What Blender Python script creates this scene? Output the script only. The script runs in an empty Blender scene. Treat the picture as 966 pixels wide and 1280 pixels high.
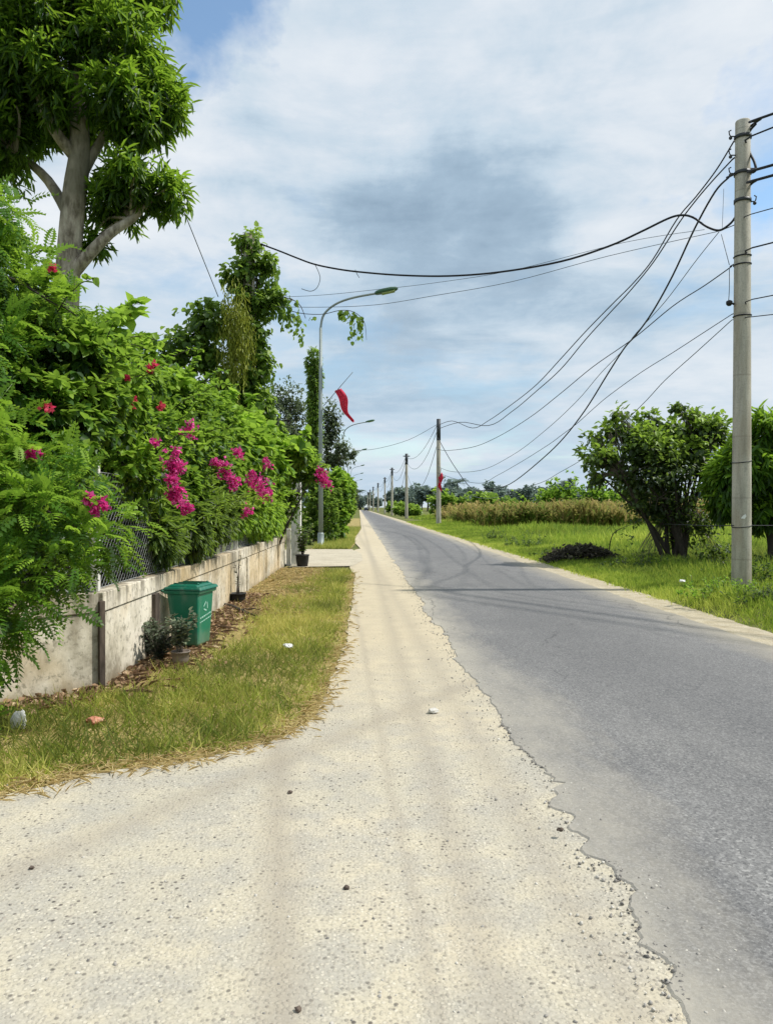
import bpy, bmesh, math, random
import numpy as np
from mathutils import Vector, Matrix, Euler
random.seed(7); RG = np.random.default_rng(11)
S = bpy.context.scene; C = S.collection
PI = math.pi; R = math.radians

# ------------------------------------------------------------------ camera
F = 930.0; CAMZ = 1.5
cam = bpy.data.cameras.new("camera"); camo = bpy.data.objects.new("camera", cam); C.objects.link(camo)
cam.sensor_fit = 'VERTICAL'; cam.sensor_height = 36; cam.lens = 36*F/1280; cam.clip_start = .05; cam.clip_end = 6000
camo.location = (0, 0, CAMZ)
camo.rotation_euler = (PI/2 - math.atan(6/F), 0, -math.atan(36/F))
S.camera = camo
CM = Euler(camo.rotation_euler).to_matrix()
def ray(px, py):
    return CM @ Vector(((px-483)/F, (640-py)/F, -1))
def PY(px, py, Y):
    d = ray(px, py); t = Y/d.y; return Vector((d.x*t, Y, CAMZ+d.z*t))
def PX(px, py, X):
    d = ray(px, py); t = X/d.x; return Vector((X, d.y*t, CAMZ+d.z*t))
def PZ(px, py, z=0.0):
    d = ray(px, py); t = (z-CAMZ)/d.z; return Vector((d.x*t, d.y*t, z))

# ------------------------------------------------------------------ objects
def tag(o, label=None, cat=None, group=None, kind=None):
    if label: o['label'] = label
    if cat: o['category'] = cat
    if group: o['group'] = group
    if kind: o['kind'] = kind
    return o
def thing(name, label, cat, loc=(0,0,0), rz=0, group=None):
    o = bpy.data.objects.new(name, None); C.objects.link(o); o.location = loc; o.rotation_euler = (0,0,rz)
    o.empty_display_size = .1
    return tag(o, label, cat, group)
def link(name, me, mat, parent=None):
    me.name = name
    o = bpy.data.objects.new(name, me); C.objects.link(o)
    if mat: me.materials.append(mat)
    if parent:
        o.parent = parent
    return o
def copy_tree(root, loc, rz=0, sc=(1,1,1)):
    r = root.copy(); C.objects.link(r); r.location = loc; r.rotation_euler = (0,0,rz); r.scale = sc
    for ch in root.children:
        c = ch.copy(); C.objects.link(c); c.parent = r
        for g in ch.children:
            d = g.copy(); C.objects.link(d); d.parent = c
    return r

class MB:
    """collects shapes into one mesh (world or local coordinates)"""
    def __init__(s): s.v = []; s.f = []; s.sm = []
    def add(s, vs, fs, smooth=False):
        b = len(s.v); s.v += [tuple(v) for v in vs]; s.f += [tuple(b+i for i in f) for f in fs]; s.sm += [smooth]*len(fs)
    def box(s, c, d, rz=0, rot=None):
        m = rot if rot else Matrix.Rotation(rz, 3, 'Z'); c = Vector(c)
        vs = [c + m @ Vector((x*d[0]/2, y*d[1]/2, z*d[2]/2)) for x in (-1,1) for y in (-1,1) for z in (-1,1)]
        s.add(vs, [(0,1,3,2),(4,6,7,5),(0,4,5,1),(2,3,7,6),(0,2,6,4),(1,5,7,3)])
    def tube(s, pts, r, n=8, smooth=True, cap=True):
        pts = [Vector(p) for p in pts]; k = len(pts)
        rr = r if hasattr(r, '__len__') else [r]*k
        b = len(s.v); up = None; fr = []
        for i, p in enumerate(pts):
            t = (pts[min(i+1, k-1)] - pts[max(i-1, 0)])
            t = t.normalized() if t.length > 1e-9 else Vector((0,0,1))
            if up is None: up = Vector((0,0,1)) if abs(t.z) < .9 else Vector((1,0,0))
            x = up - t*up.dot(t)
            if x.length < 1e-6: x = t.orthogonal()
            x.normalize(); up = x; y = t.cross(x)
            for j in range(n):
                a = 2*PI*j/n; s.v.append(tuple(p + (x*math.cos(a) + y*math.sin(a))*rr[i]))
        for i in range(k-1):
            for j in range(n):
                a = b+i*n+j; c = b+i*n+(j+1) % n
                s.f.append((a, c, c+n, a+n)); s.sm.append(smooth)
        if cap:
            s.f.append(tuple(b+j for j in reversed(range(n)))); s.sm.append(False)
            s.f.append(tuple(b+(k-1)*n+j for j in range(n))); s.sm.append(False)
    def lathe(s, c, prof, n=16, smooth=True):
        c = Vector(c); b = len(s.v)
        for r, z in prof:
            for j in range(n):
                a = 2*PI*j/n; s.v.append(tuple(c + Vector((r*math.cos(a), r*math.sin(a), z))))
        for i in range(len(prof)-1):
            for j in range(n):
                a = b+i*n+j; d = b+i*n+(j+1) % n
                s.f.append((a, d, d+n, a+n)); s.sm.append(smooth)
        s.f.append(tuple(b+j for j in reversed(range(n)))); s.sm.append(False)
        s.f.append(tuple(b+(len(prof)-1)*n+j for j in range(n))); s.sm.append(False)
    def build(s, name, mat, parent=None, bevel=0):
        me = bpy.data.meshes.new(name); me.from_pydata(s.v, [], s.f)
        me.polygons.foreach_set('use_smooth', s.sm); me.update()
        o = link(name, me, mat, parent)
        if bevel:
            m = o.modifiers.new('bevel', 'BEVEL'); m.width = bevel; m.segments = 2; m.limit_method = 'ANGLE'
        return o

def spline(pts, k=5):
    pts = [Vector(p) for p in pts]; out = []
    for i in range(len(pts)-1):
        p0 = pts[max(i-1,0)]; p1 = pts[i]; p2 = pts[i+1]; p3 = pts[min(i+2,len(pts)-1)]
        for j in range(k):
            t = j/k; out.append(.5*((2*p1)+(p2-p0)*t+(2*p0-5*p1+4*p2-p3)*t*t+(-p0+3*p1-3*p2+p3)*t**3))
    out.append(pts[-1]); return out

# ------------------------------------------------------------------ noise in numpy
def vnoise(x, y, seed=0, sc=1.0):
    x = np.asarray(x, float)*sc; y = np.asarray(y, float)*sc
    xi = np.floor(x).astype(np.int64); yi = np.floor(y).astype(np.int64); fx = x-xi; fy = y-yi
    fx = fx*fx*(3-2*fx); fy = fy*fy*(3-2*fy)
    def h(a, b):
        n = (a*374761393 + b*668265263 + seed*1442695041) & 0xffffffff
        n = ((n ^ (n >> 13))*1274126177) & 0xffffffff
        return ((n ^ (n >> 16)) & 0xffff)/65535.0
    return (h(xi,yi)*(1-fx)+h(xi+1,yi)*fx)*(1-fy) + (h(xi,yi+1)*(1-fx)+h(xi+1,yi+1)*fx)*fy
def fbm(x, y, seed=0, sc=1.0, o=4):
    t = 0; a = .5; w = 0
    for i in range(o): t = t + a*vnoise(x, y, seed+i*17, sc*2**i); w += a; a *= .5
    return t/w
def sstep(a, b, x):
    t = np.clip((np.asarray(x, float)-a)/(b-a), 0, 1); return t*t*(3-2*t)
def hgt(x, y):
    x = np.asarray(x, float); y = np.asarray(y, float)
    h = -.03 + 0*x
    rgt = sstep(4.9, 5.6, x)
    h = h + rgt*(.06 + .12*(fbm(x, y, 3, .6)-.5))
    h = h + sstep(4.95, 5.4, x)*.15*np.exp(-((x-5.35)/.6)**2 - ((y-10.7)/1.0)**2) + sstep(4.95, 5.4, x)*.06*np.exp(-((x-5.5)/.6)**2-((y-9.6)/.8)**2)
    h = h + rgt*-.15*sstep(7.5, 9.5, x)
    lft = 1-sstep(-2.6, -2.2, x)
    return h + lft*.05

# ------------------------------------------------------------------ materials
class NT:
    def __init__(s, name):
        s.m = bpy.data.materials.new(name); s.m.use_nodes = True; s.t = s.m.node_tree
        s.b = s.t.nodes['Principled BSDF']; s.out = s.t.nodes['Material Output']
        s.b.inputs['Specular IOR Level'].default_value = .3
    def n(s, typ, **k):
        nd = s.t.nodes.new(typ)
        for a, v in k.items(): setattr(nd, a, v)
        return nd
    def put(s, inp, v):
        if isinstance(v, bpy.types.NodeSocket): s.t.links.new(v, inp)
        elif isinstance(v, (tuple, list)) and len(v) == 3 and inp.type == 'RGBA': inp.default_value = (*v, 1)
        else: inp.default_value = v
    def coord(s, scale=(1,1,1), kind='Object'):
        tc = s.n('ShaderNodeTexCoord'); mp = s.n('ShaderNodeMapping'); s.t.links.new(tc.outputs[kind], mp.inputs[0])
        mp.inputs['Scale'].default_value = scale; return mp.outputs[0]
    def wpos(s, scale=(1,1,1)):
        g = s.n('ShaderNodeNewGeometry'); mp = s.n('ShaderNodeMapping'); s.t.links.new(g.outputs['Position'], mp.inputs[0])
        mp.inputs['Scale'].default_value = scale; return mp.outputs[0]
    def noise(s, sc, co=None, detail=4, rough=.55, dist=0):
        nd = s.n('ShaderNodeTexNoise'); s.put(nd.inputs['Scale'], sc); nd.inputs['Detail'].default_value = detail
        nd.inputs['Roughness'].default_value = rough; nd.inputs['Distortion'].default_value = dist
        if co is not None: s.t.links.new(co, nd.inputs['Vector'])
        return nd.outputs['Fac']
    def voro(s, sc, co=None, feat='F1', out='Distance', rand=1):
        nd = s.n('ShaderNodeTexVoronoi'); nd.feature = feat; nd.inputs['Scale'].default_value = sc
        nd.inputs['Randomness'].default_value = rand
        if co is not None: s.t.links.new(co, nd.inputs['Vector'])
        return nd.outputs[out]
    def ramp(s, f, stops, interp='LINEAR'):
        nd = s.n('ShaderNodeValToRGB'); cr = nd.color_ramp; cr.interpolation = interp
        while len(cr.elements) < len(stops): cr.elements.new(.5)
        for e, (p, c) in zip(cr.elements, stops):
            e.position = p; e.color = (c, c, c, 1) if not hasattr(c, '__len__') else (*c, 1)
        s.t.links.new(f, nd.inputs[0]); return nd.outputs[0]
    def mix(s, f, a, b, blend='MIX'):
        nd = s.n('ShaderNodeMix', data_type='RGBA', blend_type=blend)
        s.put(nd.inputs[0], f); s.put(nd.inputs[6], a); s.put(nd.inputs[7], b); return nd.outputs[2]
    def math(s, op, a, b=0.0, c=0.0):
        nd = s.n('ShaderNodeMath', operation=op); s.put(nd.inputs[0], a); s.put(nd.inputs[1], b); s.put(nd.inputs[2], c); return nd.outputs[0]
    def xyz(s, co):
        nd = s.n('ShaderNodeSeparateXYZ'); s.t.links.new(co, nd.inputs[0]); return nd.outputs
    def attr(s, name='v'):
        nd = s.n('ShaderNodeAttribute', attribute_name=name); return nd.outputs['Fac']
    def bump(s, h, strength=.4, dist=.01, prev=None):
        nd = s.n('ShaderNodeBump'); nd.inputs['Strength'].default_value = strength; nd.inputs['Distance'].default_value = dist
        s.put(nd.inputs['Height'], h)
        if prev is not None: s.put(nd.inputs['Normal'], prev)
        s.put(s.b.inputs['Normal'], nd.outputs[0]); return nd.outputs[0]
    def col(s, c): s.put(s.b.inputs['Base Color'], c)
    def rough(s, r): s.put(s.b.inputs['Roughness'], r)

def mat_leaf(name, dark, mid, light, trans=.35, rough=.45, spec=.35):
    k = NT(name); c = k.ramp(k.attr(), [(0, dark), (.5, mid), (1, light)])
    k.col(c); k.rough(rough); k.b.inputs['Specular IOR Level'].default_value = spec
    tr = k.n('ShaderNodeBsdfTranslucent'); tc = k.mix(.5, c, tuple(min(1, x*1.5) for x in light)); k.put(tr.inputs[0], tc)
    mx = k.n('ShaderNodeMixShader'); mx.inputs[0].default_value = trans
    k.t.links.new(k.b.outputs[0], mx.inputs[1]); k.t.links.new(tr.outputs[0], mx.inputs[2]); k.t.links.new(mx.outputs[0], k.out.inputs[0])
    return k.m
M = {}
M['mango'] = mat_leaf('mango_leaf', (.012,.034,.008), (.072,.17,.016), (.32,.50,.04), .45)
M['pinnate'] = mat_leaf('pinnate_leaf', (.014,.042,.010), (.080,.20,.020), (.34,.52,.05), .45)
M['broad'] = mat_leaf('broad_leaf', (.014,.042,.010), (.090,.21,.020), (.36,.54,.06), .48)
M['boug'] = mat_leaf('bougainvillea_leaf', (.014,.042,.012), (.070,.17,.022), (.30,.46,.05), .45)
M['vine'] = mat_leaf('vine_leaf', (.018,.042,.012), (.09,.18,.025), (.32,.46,.07), .5)
M['yellowvine'] = mat_leaf('yellow_vine', (.09,.13,.012), (.24,.29,.03), (.42,.44,.07))
M['darkleaf'] = mat_leaf('grey_green_leaf', (.035,.055,.03), (.08,.115,.055), (.17,.22,.10), .35)
M['bushleaf'] = mat_leaf('bush_leaf', (.016,.028,.014), (.055,.095,.030), (.28,.42,.05), .4)
M['dryleaf'] = mat_leaf('dry_leaf', (.09,.05,.03), (.34,.22,.13), (.64,.50,.33), .1, .8, .1)
M['straw'] = mat_leaf('straw', (.36,.25,.10), (.60,.45,.20), (.80,.66,.38), .2, .8, .1)
M['verge'] = mat_leaf('verge_grass_blade', (.05,.10,.014), (.22,.30,.03), (.58,.54,.16), .42, .6, .2)
M['meadow'] = mat_leaf('meadow_blade', (.05,.12,.012), (.20,.34,.02), (.50,.55,.10), .42, .6, .2)
M['corn'] = mat_leaf('corn_leaf', (.10,.19,.02), (.28,.25,.06), (.46,.35,.15), .3, .8, .1)
M['farleaf'] = mat_leaf('distant_leaf', (.13,.18,.18), (.18,.24,.22), (.25,.32,.24), .2, .7, .1)  # aerial haze is put into this pale bluish leaf colour
M['petal'] = mat_leaf('bougainvillea_bract', (.34,.004,.09), (.76,.012,.25), (.92,.16,.50), .35, .5, .2)
M['redpetal'] = mat_leaf('red_bract', (.40,.02,.05), (.60,.03,.10), (.75,.10,.16), .35, .5, .2)
M['greyplant'] = mat_leaf('grey_plant_leaf', (.03,.035,.03), (.10,.13,.08), (.26,.30,.19), .2, .6, .2)

M['ashleaf'] = mat_leaf('grey_dead_leaf', (.018,.017,.014), (.05,.048,.036), (.14,.13,.085), .1, .8, .1)
def mat_plain(name, c, rough=.6, metal=0, sc=8, var=.25, bump=.0, spec=.3):
    k = NT(name); f = k.noise(sc, k.coord(), 5)
    k.col(k.mix(f, tuple(x*(1-var) for x in c), tuple(min(1, x*(1+var)) for x in c))); k.rough(rough)
    k.b.inputs['Metallic'].default_value = metal; k.b.inputs['Specular IOR Level'].default_value = spec
    if bump: k.bump(f, bump, .01)
    return k.m
M['bark_dark'] = mat_plain('dark_bark', (.05,.042,.034), .9, sc=14, var=.5, bump=.8)
M['cable'] = mat_plain('cable_sheath', (.014,.016,.022), .5)
M['thinwire'] = mat_plain('thin_wire', (.10,.12,.14), .5)
M['steel'] = mat_plain('galvanised_steel', (.24,.28,.27), .5, .3, sc=3)
M['lampgreen'] = mat_plain('green_lamp_shell', (.035,.10,.045), .35, sc=5)
M['lampglass'] = mat_plain('lamp_lens', (.30,.38,.16), .15)
M['darkmetal'] = mat_plain('dark_hardware', (.05,.055,.06), .5, .4)
M['blackplastic'] = mat_plain('black_pot_plastic', (.02,.02,.022), .5, sc=20, var=.4)
M['bagpot'] = mat_plain('dusty_grey_bag', (.22,.18,.15), .6, sc=20, var=.35, bump=.4)
M['binmark'] = mat_plain('faded_white_print', (.34,.58,.48), .6, sc=60, var=.35)
M['rubber'] = mat_plain('tyre_rubber', (.02,.02,.02), .8)
M['stoneplain'] = mat_plain('pale_stone', (.55,.53,.48), .9, sc=30)
M['white'] = mat_plain('white_litter', (.75,.75,.74), .6, var=.1)
M['flag'] = mat_leaf('red_flag_cloth', (.70,.03,.07), (.70,.03,.07), (.80,.12,.18), .5, .8, .1)
M['carpaint'] = mat_plain('dark_car_paint', (.03,.035,.045), .3)
M['carglass'] = mat_plain('car_glass', (.03,.04,.05), .1)
M['meshwire'] = mat_plain('fence_wire', (.40,.42,.42), .5, .2)
M['twig'] = mat_plain('grey_twig', (.17,.145,.12), .9, sc=20, var=.4)

def m_bark():
    k = NT('pale_mango_bark'); co = k.coord((1,1,.35))
    f = k.noise(9, co, 6, .65); g = k.noise(1.3, k.coord(), 3)
    c = k.ramp(f, [(.35,(.14,.115,.085)), (.5,(.36,.31,.25)), (.7,(.56,.50,.41))])
    c = k.mix(k.ramp(g, [(.42,0),(.6,.75)]), c, (.13,.12,.08)); k.col(c); k.rough(.9); k.bump(f, .7, .02); return k.m
M['bark'] = m_bark()
def m_concrete_pole():
    k = NT('pole_concrete'); co = k.wpos((1,1,.12)); f = k.noise(9, co, 6, .6); g = k.noise(40, k.wpos(), 4, .7)
    z = k.xyz(k.wpos())[2]
    c = k.ramp(f, [(.3,(.30,.285,.24)), (.5,(.45,.425,.355)), (.7,(.55,.52,.44))])
    rings = k.math('ABSOLUTE', k.math('SUBTRACT', k.math('FRACT', k.math('MULTIPLY', z, .9)), .5))
    c = k.mix(k.ramp(rings, [(0,.35),(.02,0)]), c, (.14,.13,.11))
    c = k.mix(k.ramp(g, [(.35,.35),(.5,0)]), c, (.15,.14,.12))
    st = k.noise(2.2, k.wpos((1.4,1.4,.3)), 4); c = k.mix(k.ramp(st, [(.5,0),(.62,.35)]), c, (.24,.19,.12))
    c = k.mix(k.ramp(z, [(0,.7),(.35,0)]), c, (.20,.19,.13))
    k.col(c); k.rough(.85); k.bump(g, .35, .01); return k.m
M['pole'] = m_concrete_pole()
def m_wall():
    k = NT('stained_render'); p = k.wpos(); x = k.xyz(p)
    f = k.noise(2.2, p, 7, .65); v = k.noise(3.2, k.wpos((1,1,.3)), 6, .65); g = k.noise(60, p, 3)
    c = k.ramp(f, [(.34,(.27,.24,.18)), (.48,(.58,.53,.42)), (.62,(.78,.72,.60))])
    c = k.mix(k.ramp(v, [(.50,0),(.66,.75)]), c, (.26,.22,.15))
    # warm ochre bays and grey streaks down from the coping
    oc = k.noise(.7, p, 3); c = k.mix(k.ramp(oc, [(.48,0),(.6,.45)]), c, (.62,.44,.20))
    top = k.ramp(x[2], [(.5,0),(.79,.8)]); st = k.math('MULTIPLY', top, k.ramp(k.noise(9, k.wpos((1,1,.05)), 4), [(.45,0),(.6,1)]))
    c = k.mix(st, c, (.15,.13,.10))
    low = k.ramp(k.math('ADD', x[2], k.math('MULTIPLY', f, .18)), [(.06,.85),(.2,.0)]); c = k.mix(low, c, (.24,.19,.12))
    sp = k.ramp(k.noise(16, p, 6, .7), [(.53,0),(.63,.65)]); c = k.mix(sp, c, (.20,.18,.13))
    k.col(c); k.rough(.92); k.bump(k.math('ADD', f, k.math('MULTIPLY', g, .3)), .35, .015); return k.m
M['wall'] = m_wall()
def m_wall2():
    k = NT('dark_damp_render'); f = k.noise(12, k.wpos((1,1,.3)), 6, .7)
    k.col(k.ramp(f, [(.35,(.045,.035,.028)), (.6,(.13,.10,.08)), (.8,(.26,.22,.17))])); k.rough(.9); k.bump(f, .5, .01); return k.m
M['damp'] = m_wall2()
def m_post():
    k = NT('white_post'); f = k.noise(14, k.wpos((1,1,.4)), 5, .6)
    k.col(k.ramp(f, [(.3,(.36,.35,.31)), (.5,(.66,.65,.60)), (.8,(.76,.75,.71))])); k.rough(.8); k.bump(f,.2,.01); return k.m
M['post'] = m_post()
def m_bin(name, c):
    k = NT(name); f = k.noise(5, k.coord(), 5); g = k.noise(120, k.coord(), 2)
    cc = k.mix(f, tuple(x*.8 for x in c), tuple(x*1.15 for x in c)); z = k.xyz(k.coord())[2]
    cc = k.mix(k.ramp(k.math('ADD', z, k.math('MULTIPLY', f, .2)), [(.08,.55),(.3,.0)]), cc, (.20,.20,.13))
    cc = k.mix(k.ramp(k.noise(9, k.coord((1,1,.3)), 5), [(.55,0),(.7,.3)]), cc, (.22,.30,.24))
    k.col(cc); k.rough(.42); k.b.inputs['Specular IOR Level'].default_value = .5; k.bump(g, .08, .002); return k.m
M['bin'] = m_bin('green_bin_plastic', (.003,.165,.095)); M['lid'] = m_bin('green_lid_plastic', (.006,.13,.08))

def m_gravel():
    k = NT('exposed_aggregate'); p = k.wpos(); X = k.xyz(p)
    big = k.noise(.55, p, 5, .6); med = k.noise(3.5, p, 5, .6); fin = k.noise(70, p, 4, .7)
    c = k.ramp(big, [(.3,(.43,.40,.32)), (.5,(.51,.46,.35)), (.7,(.58,.505,.365))])
    c = k.mix(k.ramp(med, [(.4,.65),(.6,0)]), c, (.36,.345,.31)); c = k.mix(k.ramp(fin, [(.35,.55),(.5,0)]), c, (.27,.25,.20)); c = k.mix(k.ramp(fin, [(.55,0),(.7,.5)]), c, (.66,.62,.50))
    # fine stones set in the surface: pale grey, ochre and a few dark ones
    v1 = k.n('ShaderNodeTexVoronoi'); v1.inputs['Scale'].default_value = 62; k.t.links.new(p, v1.inputs['Vector'])
    cr = k.n('ShaderNodeSeparateColor'); k.t.links.new(v1.outputs['Color'], cr.inputs[0])
    shade = k.ramp(cr.outputs[0], [(0,(.17,.155,.135)), (.22,(.34,.31,.26)), (.5,(.46,.42,.33)), (1,(.66,.61,.50))])
    blob = k.ramp(v1.outputs['Distance'], [(.30,1),(.5,0)])
    wear = k.ramp(k.noise(1.4, p, 5, .65), [(.38,.30),(.62,.75)])
    c = k.mix(k.math('MULTIPLY', blob, wear), c, shade)
    v2 = k.n('ShaderNodeTexVoronoi'); v2.inputs['Scale'].default_value = 38; k.t.links.new(p, v2.inputs['Vector'])
    c2 = k.n('ShaderNodeSeparateColor'); k.t.links.new(v2.outputs['Color'], c2.inputs[0])
    dk = k.math('MULTIPLY', k.ramp(c2.outputs[1], [(.66,0),(.68,1)]), k.ramp(v2.outputs['Distance'], [(.18,1),(.34,0)]))
    dens = k.ramp(k.noise(.9, p, 3), [(.35,.35),(.6,1)])
    dk = k.math('MULTIPLY', dk, dens)
    c = k.mix(dk, c, k.mix(c2.outputs[2], (.10,.09,.08), (.34,.30,.25)))
    # dusty sand farther along, wheel tracks worn into the apron
    sand = k.ramp(k.math('ADD', X[1], k.math('MULTIPLY', big, 3)), [(5.0/40,0),(9.0/40,.75)])
    nm = k.n('ShaderNodeMapRange'); k.put(nm.inputs[0], k.math('ADD', X[1], k.math('MULTIPLY', big, 3))); nm.inputs[1].default_value = 5.5; nm.inputs[2].default_value = 10; nm.inputs[4].default_value = .72
    c = k.mix(nm.outputs[0], c, k.mix(med, (.48,.40,.27), (.60,.52,.37)))
    def track(a, b, w, amt, c):
        d = k.math('ABSOLUTE', k.math('ADD', k.math('SUBTRACT', X[0], k.math('MULTIPLY_ADD', X[1], a, b)), k.math('MULTIPLY', k.math('SUBTRACT', med, .5), .12)))
        m = k.n('ShaderNodeMapRange'); k.put(m.inputs[0], d); m.inputs[1].default_value = 0; m.inputs[2].default_value = w; m.inputs[3].default_value = amt; m.inputs[4].default_value = 0
        return k.mix(m.outputs[0], c, (.33,.29,.23))
    c = track(-.105, 0, .13, .65, c); c = track(.75, -3.75, .22, .5, c); c = track(-.0, .42, .13, .45, c); c = track(-.02, .86, .16, .4, c); c = track(-.03, .30, .05, .4, c)
    k.col(c); k.rough(.95); k.b.inputs['Specular IOR Level'].default_value = .15
    h = k.math('ADD', k.math('MULTIPLY', blob, .6), k.math('ADD', k.math('MULTIPLY', fin, .5), dk))
    k.bump(h, .55, .006); return k.m
M['gravel'] = m_gravel()
def m_asphalt():
    k = NT('worn_asphalt'); p = k.wpos(); X = k.xyz(p)
    big = k.noise(.5, k.wpos((1,.35,1)), 5, .6); med = k.noise(2.6, k.wpos((1,.5,1)), 6, .65); fin = k.noise(85, p, 5, .85); f2 = k.noise(38, p, 5, .75)
    c = k.ramp(big, [(.3,(.115,.115,.12)), (.5,(.165,.163,.162)), (.7,(.225,.22,.21))])
    c = k.mix(k.ramp(med, [(.50,0),(.62,.6)]), c, (.115,.115,.118))
    c = k.mix(k.ramp(med, [(.3,.35),(.42,0)]), c, (.25,.245,.235))
    c = k.mix(k.ramp(fin, [(.38,.85),(.5,0)]), c, (.075,.078,.082)); c = k.mix(k.ramp(fin, [(.53,0),(.64,.7)]), c, (.40,.40,.39))
    lane = k.math('ABSOLUTE', k.math('SUBTRACT', X[0], k.math('ADD', 2.75, k.math('MULTIPLY', k.math('SUBTRACT', big, .5), 1.6))))
    lm = k.n('ShaderNodeMapRange', interpolation_type='SMOOTHSTEP'); k.put(lm.inputs[0], lane); lm.inputs[1].default_value = .2; lm.inputs[2].default_value = 1.1; lm.inputs[3].default_value = .5; lm.inputs[4].default_value = 0
    c = k.mix(lm.outputs[0], c, k.mix(f2, (.085,.086,.09), (.15,.15,.152)))
    gl_ = k.math('ABSOLUTE', k.math('SUBTRACT', X[0], k.math('ADD', 1.65, k.math('MULTIPLY', k.math('SUBTRACT', med, .5), .5))))
    gm = k.n('ShaderNodeMapRange', interpolation_type='SMOOTHSTEP'); k.put(gm.inputs[0], gl_); gm.inputs[1].default_value = 0; gm.inputs[2].default_value = .26; gm.inputs[3].default_value = .75; gm.inputs[4].default_value = 0
    vg = k.n('ShaderNodeTexVoronoi'); vg.inputs['Scale'].default_value = 75; k.put(vg.inputs['Vector'], p); vs_ = k.n('ShaderNodeSeparateColor'); k.put(vs_.inputs[0], vg.outputs['Color'])
    yf = k.n('ShaderNodeMapRange'); k.put(yf.inputs[0], k.math('ADD', X[1], k.math('MULTIPLY', med, 2))); yf.inputs[1].default_value = 3.6; yf.inputs[2].default_value = 5.4; yf.inputs[3].default_value = 1; yf.inputs[4].default_value = 0
    c = k.mix(k.math('MULTIPLY', gm.outputs[0], k.math('MULTIPLY', yf.outputs[0], k.ramp(f2, [(.4,.2),(.6,1)]))), c, k.ramp(vs_.outputs[0], [(0,(.07,.07,.07)),(.35,(.20,.20,.195)),(.8,(.38,.375,.36)),(1,(.58,.57,.54))]))
    c = k.mix(.24, c, k.ramp(vs_.outputs[1], [(0,(.06,.06,.06)),(.4,(.17,.165,.16)),(.8,(.30,.295,.285)),(1,(.46,.45,.43))]))
    # dust drifting in from the shoulder
    nm = k.n('ShaderNodeMapRange'); k.put(nm.inputs[0], k.math('ADD', X[0], k.math('MULTIPLY', k.math('SUBTRACT', k.noise(1.6, k.wpos((1,.4,1)), 6, .7), .5), 1.3)))
    nm.inputs[1].default_value = .80; nm.inputs[2].default_value = 1.55; nm.inputs[3].default_value = .95; nm.inputs[4].default_value = 0
    c = k.mix(nm.outputs[0], c, k.mix(f2, (.31,.295,.26), (.50,.455,.365)))
    nm2 = k.n('ShaderNodeMapRange'); k.put(nm2.inputs[0], k.math('ADD', X[0], k.math('MULTIPLY', k.noise(3, p, 5, .7), .5)))
    nm2.inputs[1].default_value = 4.1; nm2.inputs[2].default_value = 4.7; nm2.inputs[3].default_value = 0; nm2.inputs[4].default_value = .7
    c = k.mix(nm2.outputs[0], c, (.38,.34,.26))
    # cracks
    wv = k.n('ShaderNodeVectorMath', operation='ADD'); k.put(wv.inputs[0], k.wpos((1,.3,1)))
    nz = k.n('ShaderNodeTexNoise'); nz.inputs['Scale'].default_value = 2.2; nz.inputs['Detail'].default_value = 6; k.put(nz.inputs['Vector'], p)
    sc = k.n('ShaderNodeVectorMath', operation='SCALE'); k.put(sc.inputs[0], nz.outputs['Color']); sc.inputs['Scale'].default_value = .55; k.put(wv.inputs[1], sc.outputs[0])
    ed = k.voro(.55, wv.outputs[0], 'DISTANCE_TO_EDGE'); msk = k.math('MULTIPLY', k.ramp(k.noise(.5, p, 3), [(.46,0),(.56,1)]), k.math('GREATER_THAN', X[1], 4.5))
    cr = k.math('MULTIPLY', k.ramp(ed, [(.0,.55),(.009,0)]), msk)
    c = k.mix(cr, c, (.05,.05,.052))
    k.col(c); k.rough(.88); k.b.inputs['Specular IOR Level'].default_value = .25
    k.bump(k.math('SUBTRACT', k.math('ADD', fin, k.math('MULTIPLY', f2, .5)), k.math('MULTIPLY', cr, 2)), .6, .005); return k.m
M['asphalt'] = m_asphalt()
def m_soil(name, a, b, c3, sc=3):
    k = NT(name); p = k.wpos(); f = k.noise(sc, p, 7, .7); g = k.noise(50, p, 3, .7)
    c = k.ramp(f, [(.3,a), (.5,b), (.72,c3)]); c = k.mix(k.ramp(g, [(.4,.4),(.55,0)]), c, tuple(x*.5 for x in a))
    k.col(c); k.rough(.95); k.b.inputs['Specular IOR Level'].default_value = .1; k.bump(g, .7, .012); return k.m
M['vergesoil'] = m_soil('straw_soil', (.20,.15,.06), (.36,.29,.11), (.52,.42,.20))
M['sand'] = m_soil('pale_sand', (.36,.30,.20), (.48,.42,.30), (.58,.52,.40), 5)
M['drive'] = m_soil('pale_concrete', (.42,.37,.28), (.52,.465,.355), (.60,.54,.42), 1.6)
def m_ground():
    k = NT('meadow_ground'); p = k.wpos(); f = k.noise(.25, p, 6, .65); g = k.noise(4, p, 6, .7)
    c = k.ramp(f, [(.3,(.09,.11,.03)), (.5,(.15,.16,.05)), (.7,(.24,.22,.09))]); c = k.mix(k.ramp(g, [(.4,.5),(.55,0)]), c, (.03,.06,.01))
    k.col(c); k.rough(.95); k.b.inputs['Specular IOR Level'].default_value = .1; k.bump(g, .8, .05); return k.m
M['ground'] = m_ground()
def m_brick():
    k = NT('broken_brick'); f = k.noise(30, k.coord(), 5, .7); k.col(k.ramp(f, [(.35,(.36,.12,.07)), (.55,(.62,.28,.18)), (.75,(.60,.48,.40))])); k.rough(.9); k.bump(f,.6,.01); return k.m
M['brick'] = m_brick()
def m_stone():
    k = NT('loose_stone'); c = k.ramp(k.attr(), [(0,(.10,.095,.09)), (.4,(.30,.28,.25)), (1,(.60,.57,.50))]); k.col(c); k.rough(.9); return k.m
M['stone'] = m_stone()

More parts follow.
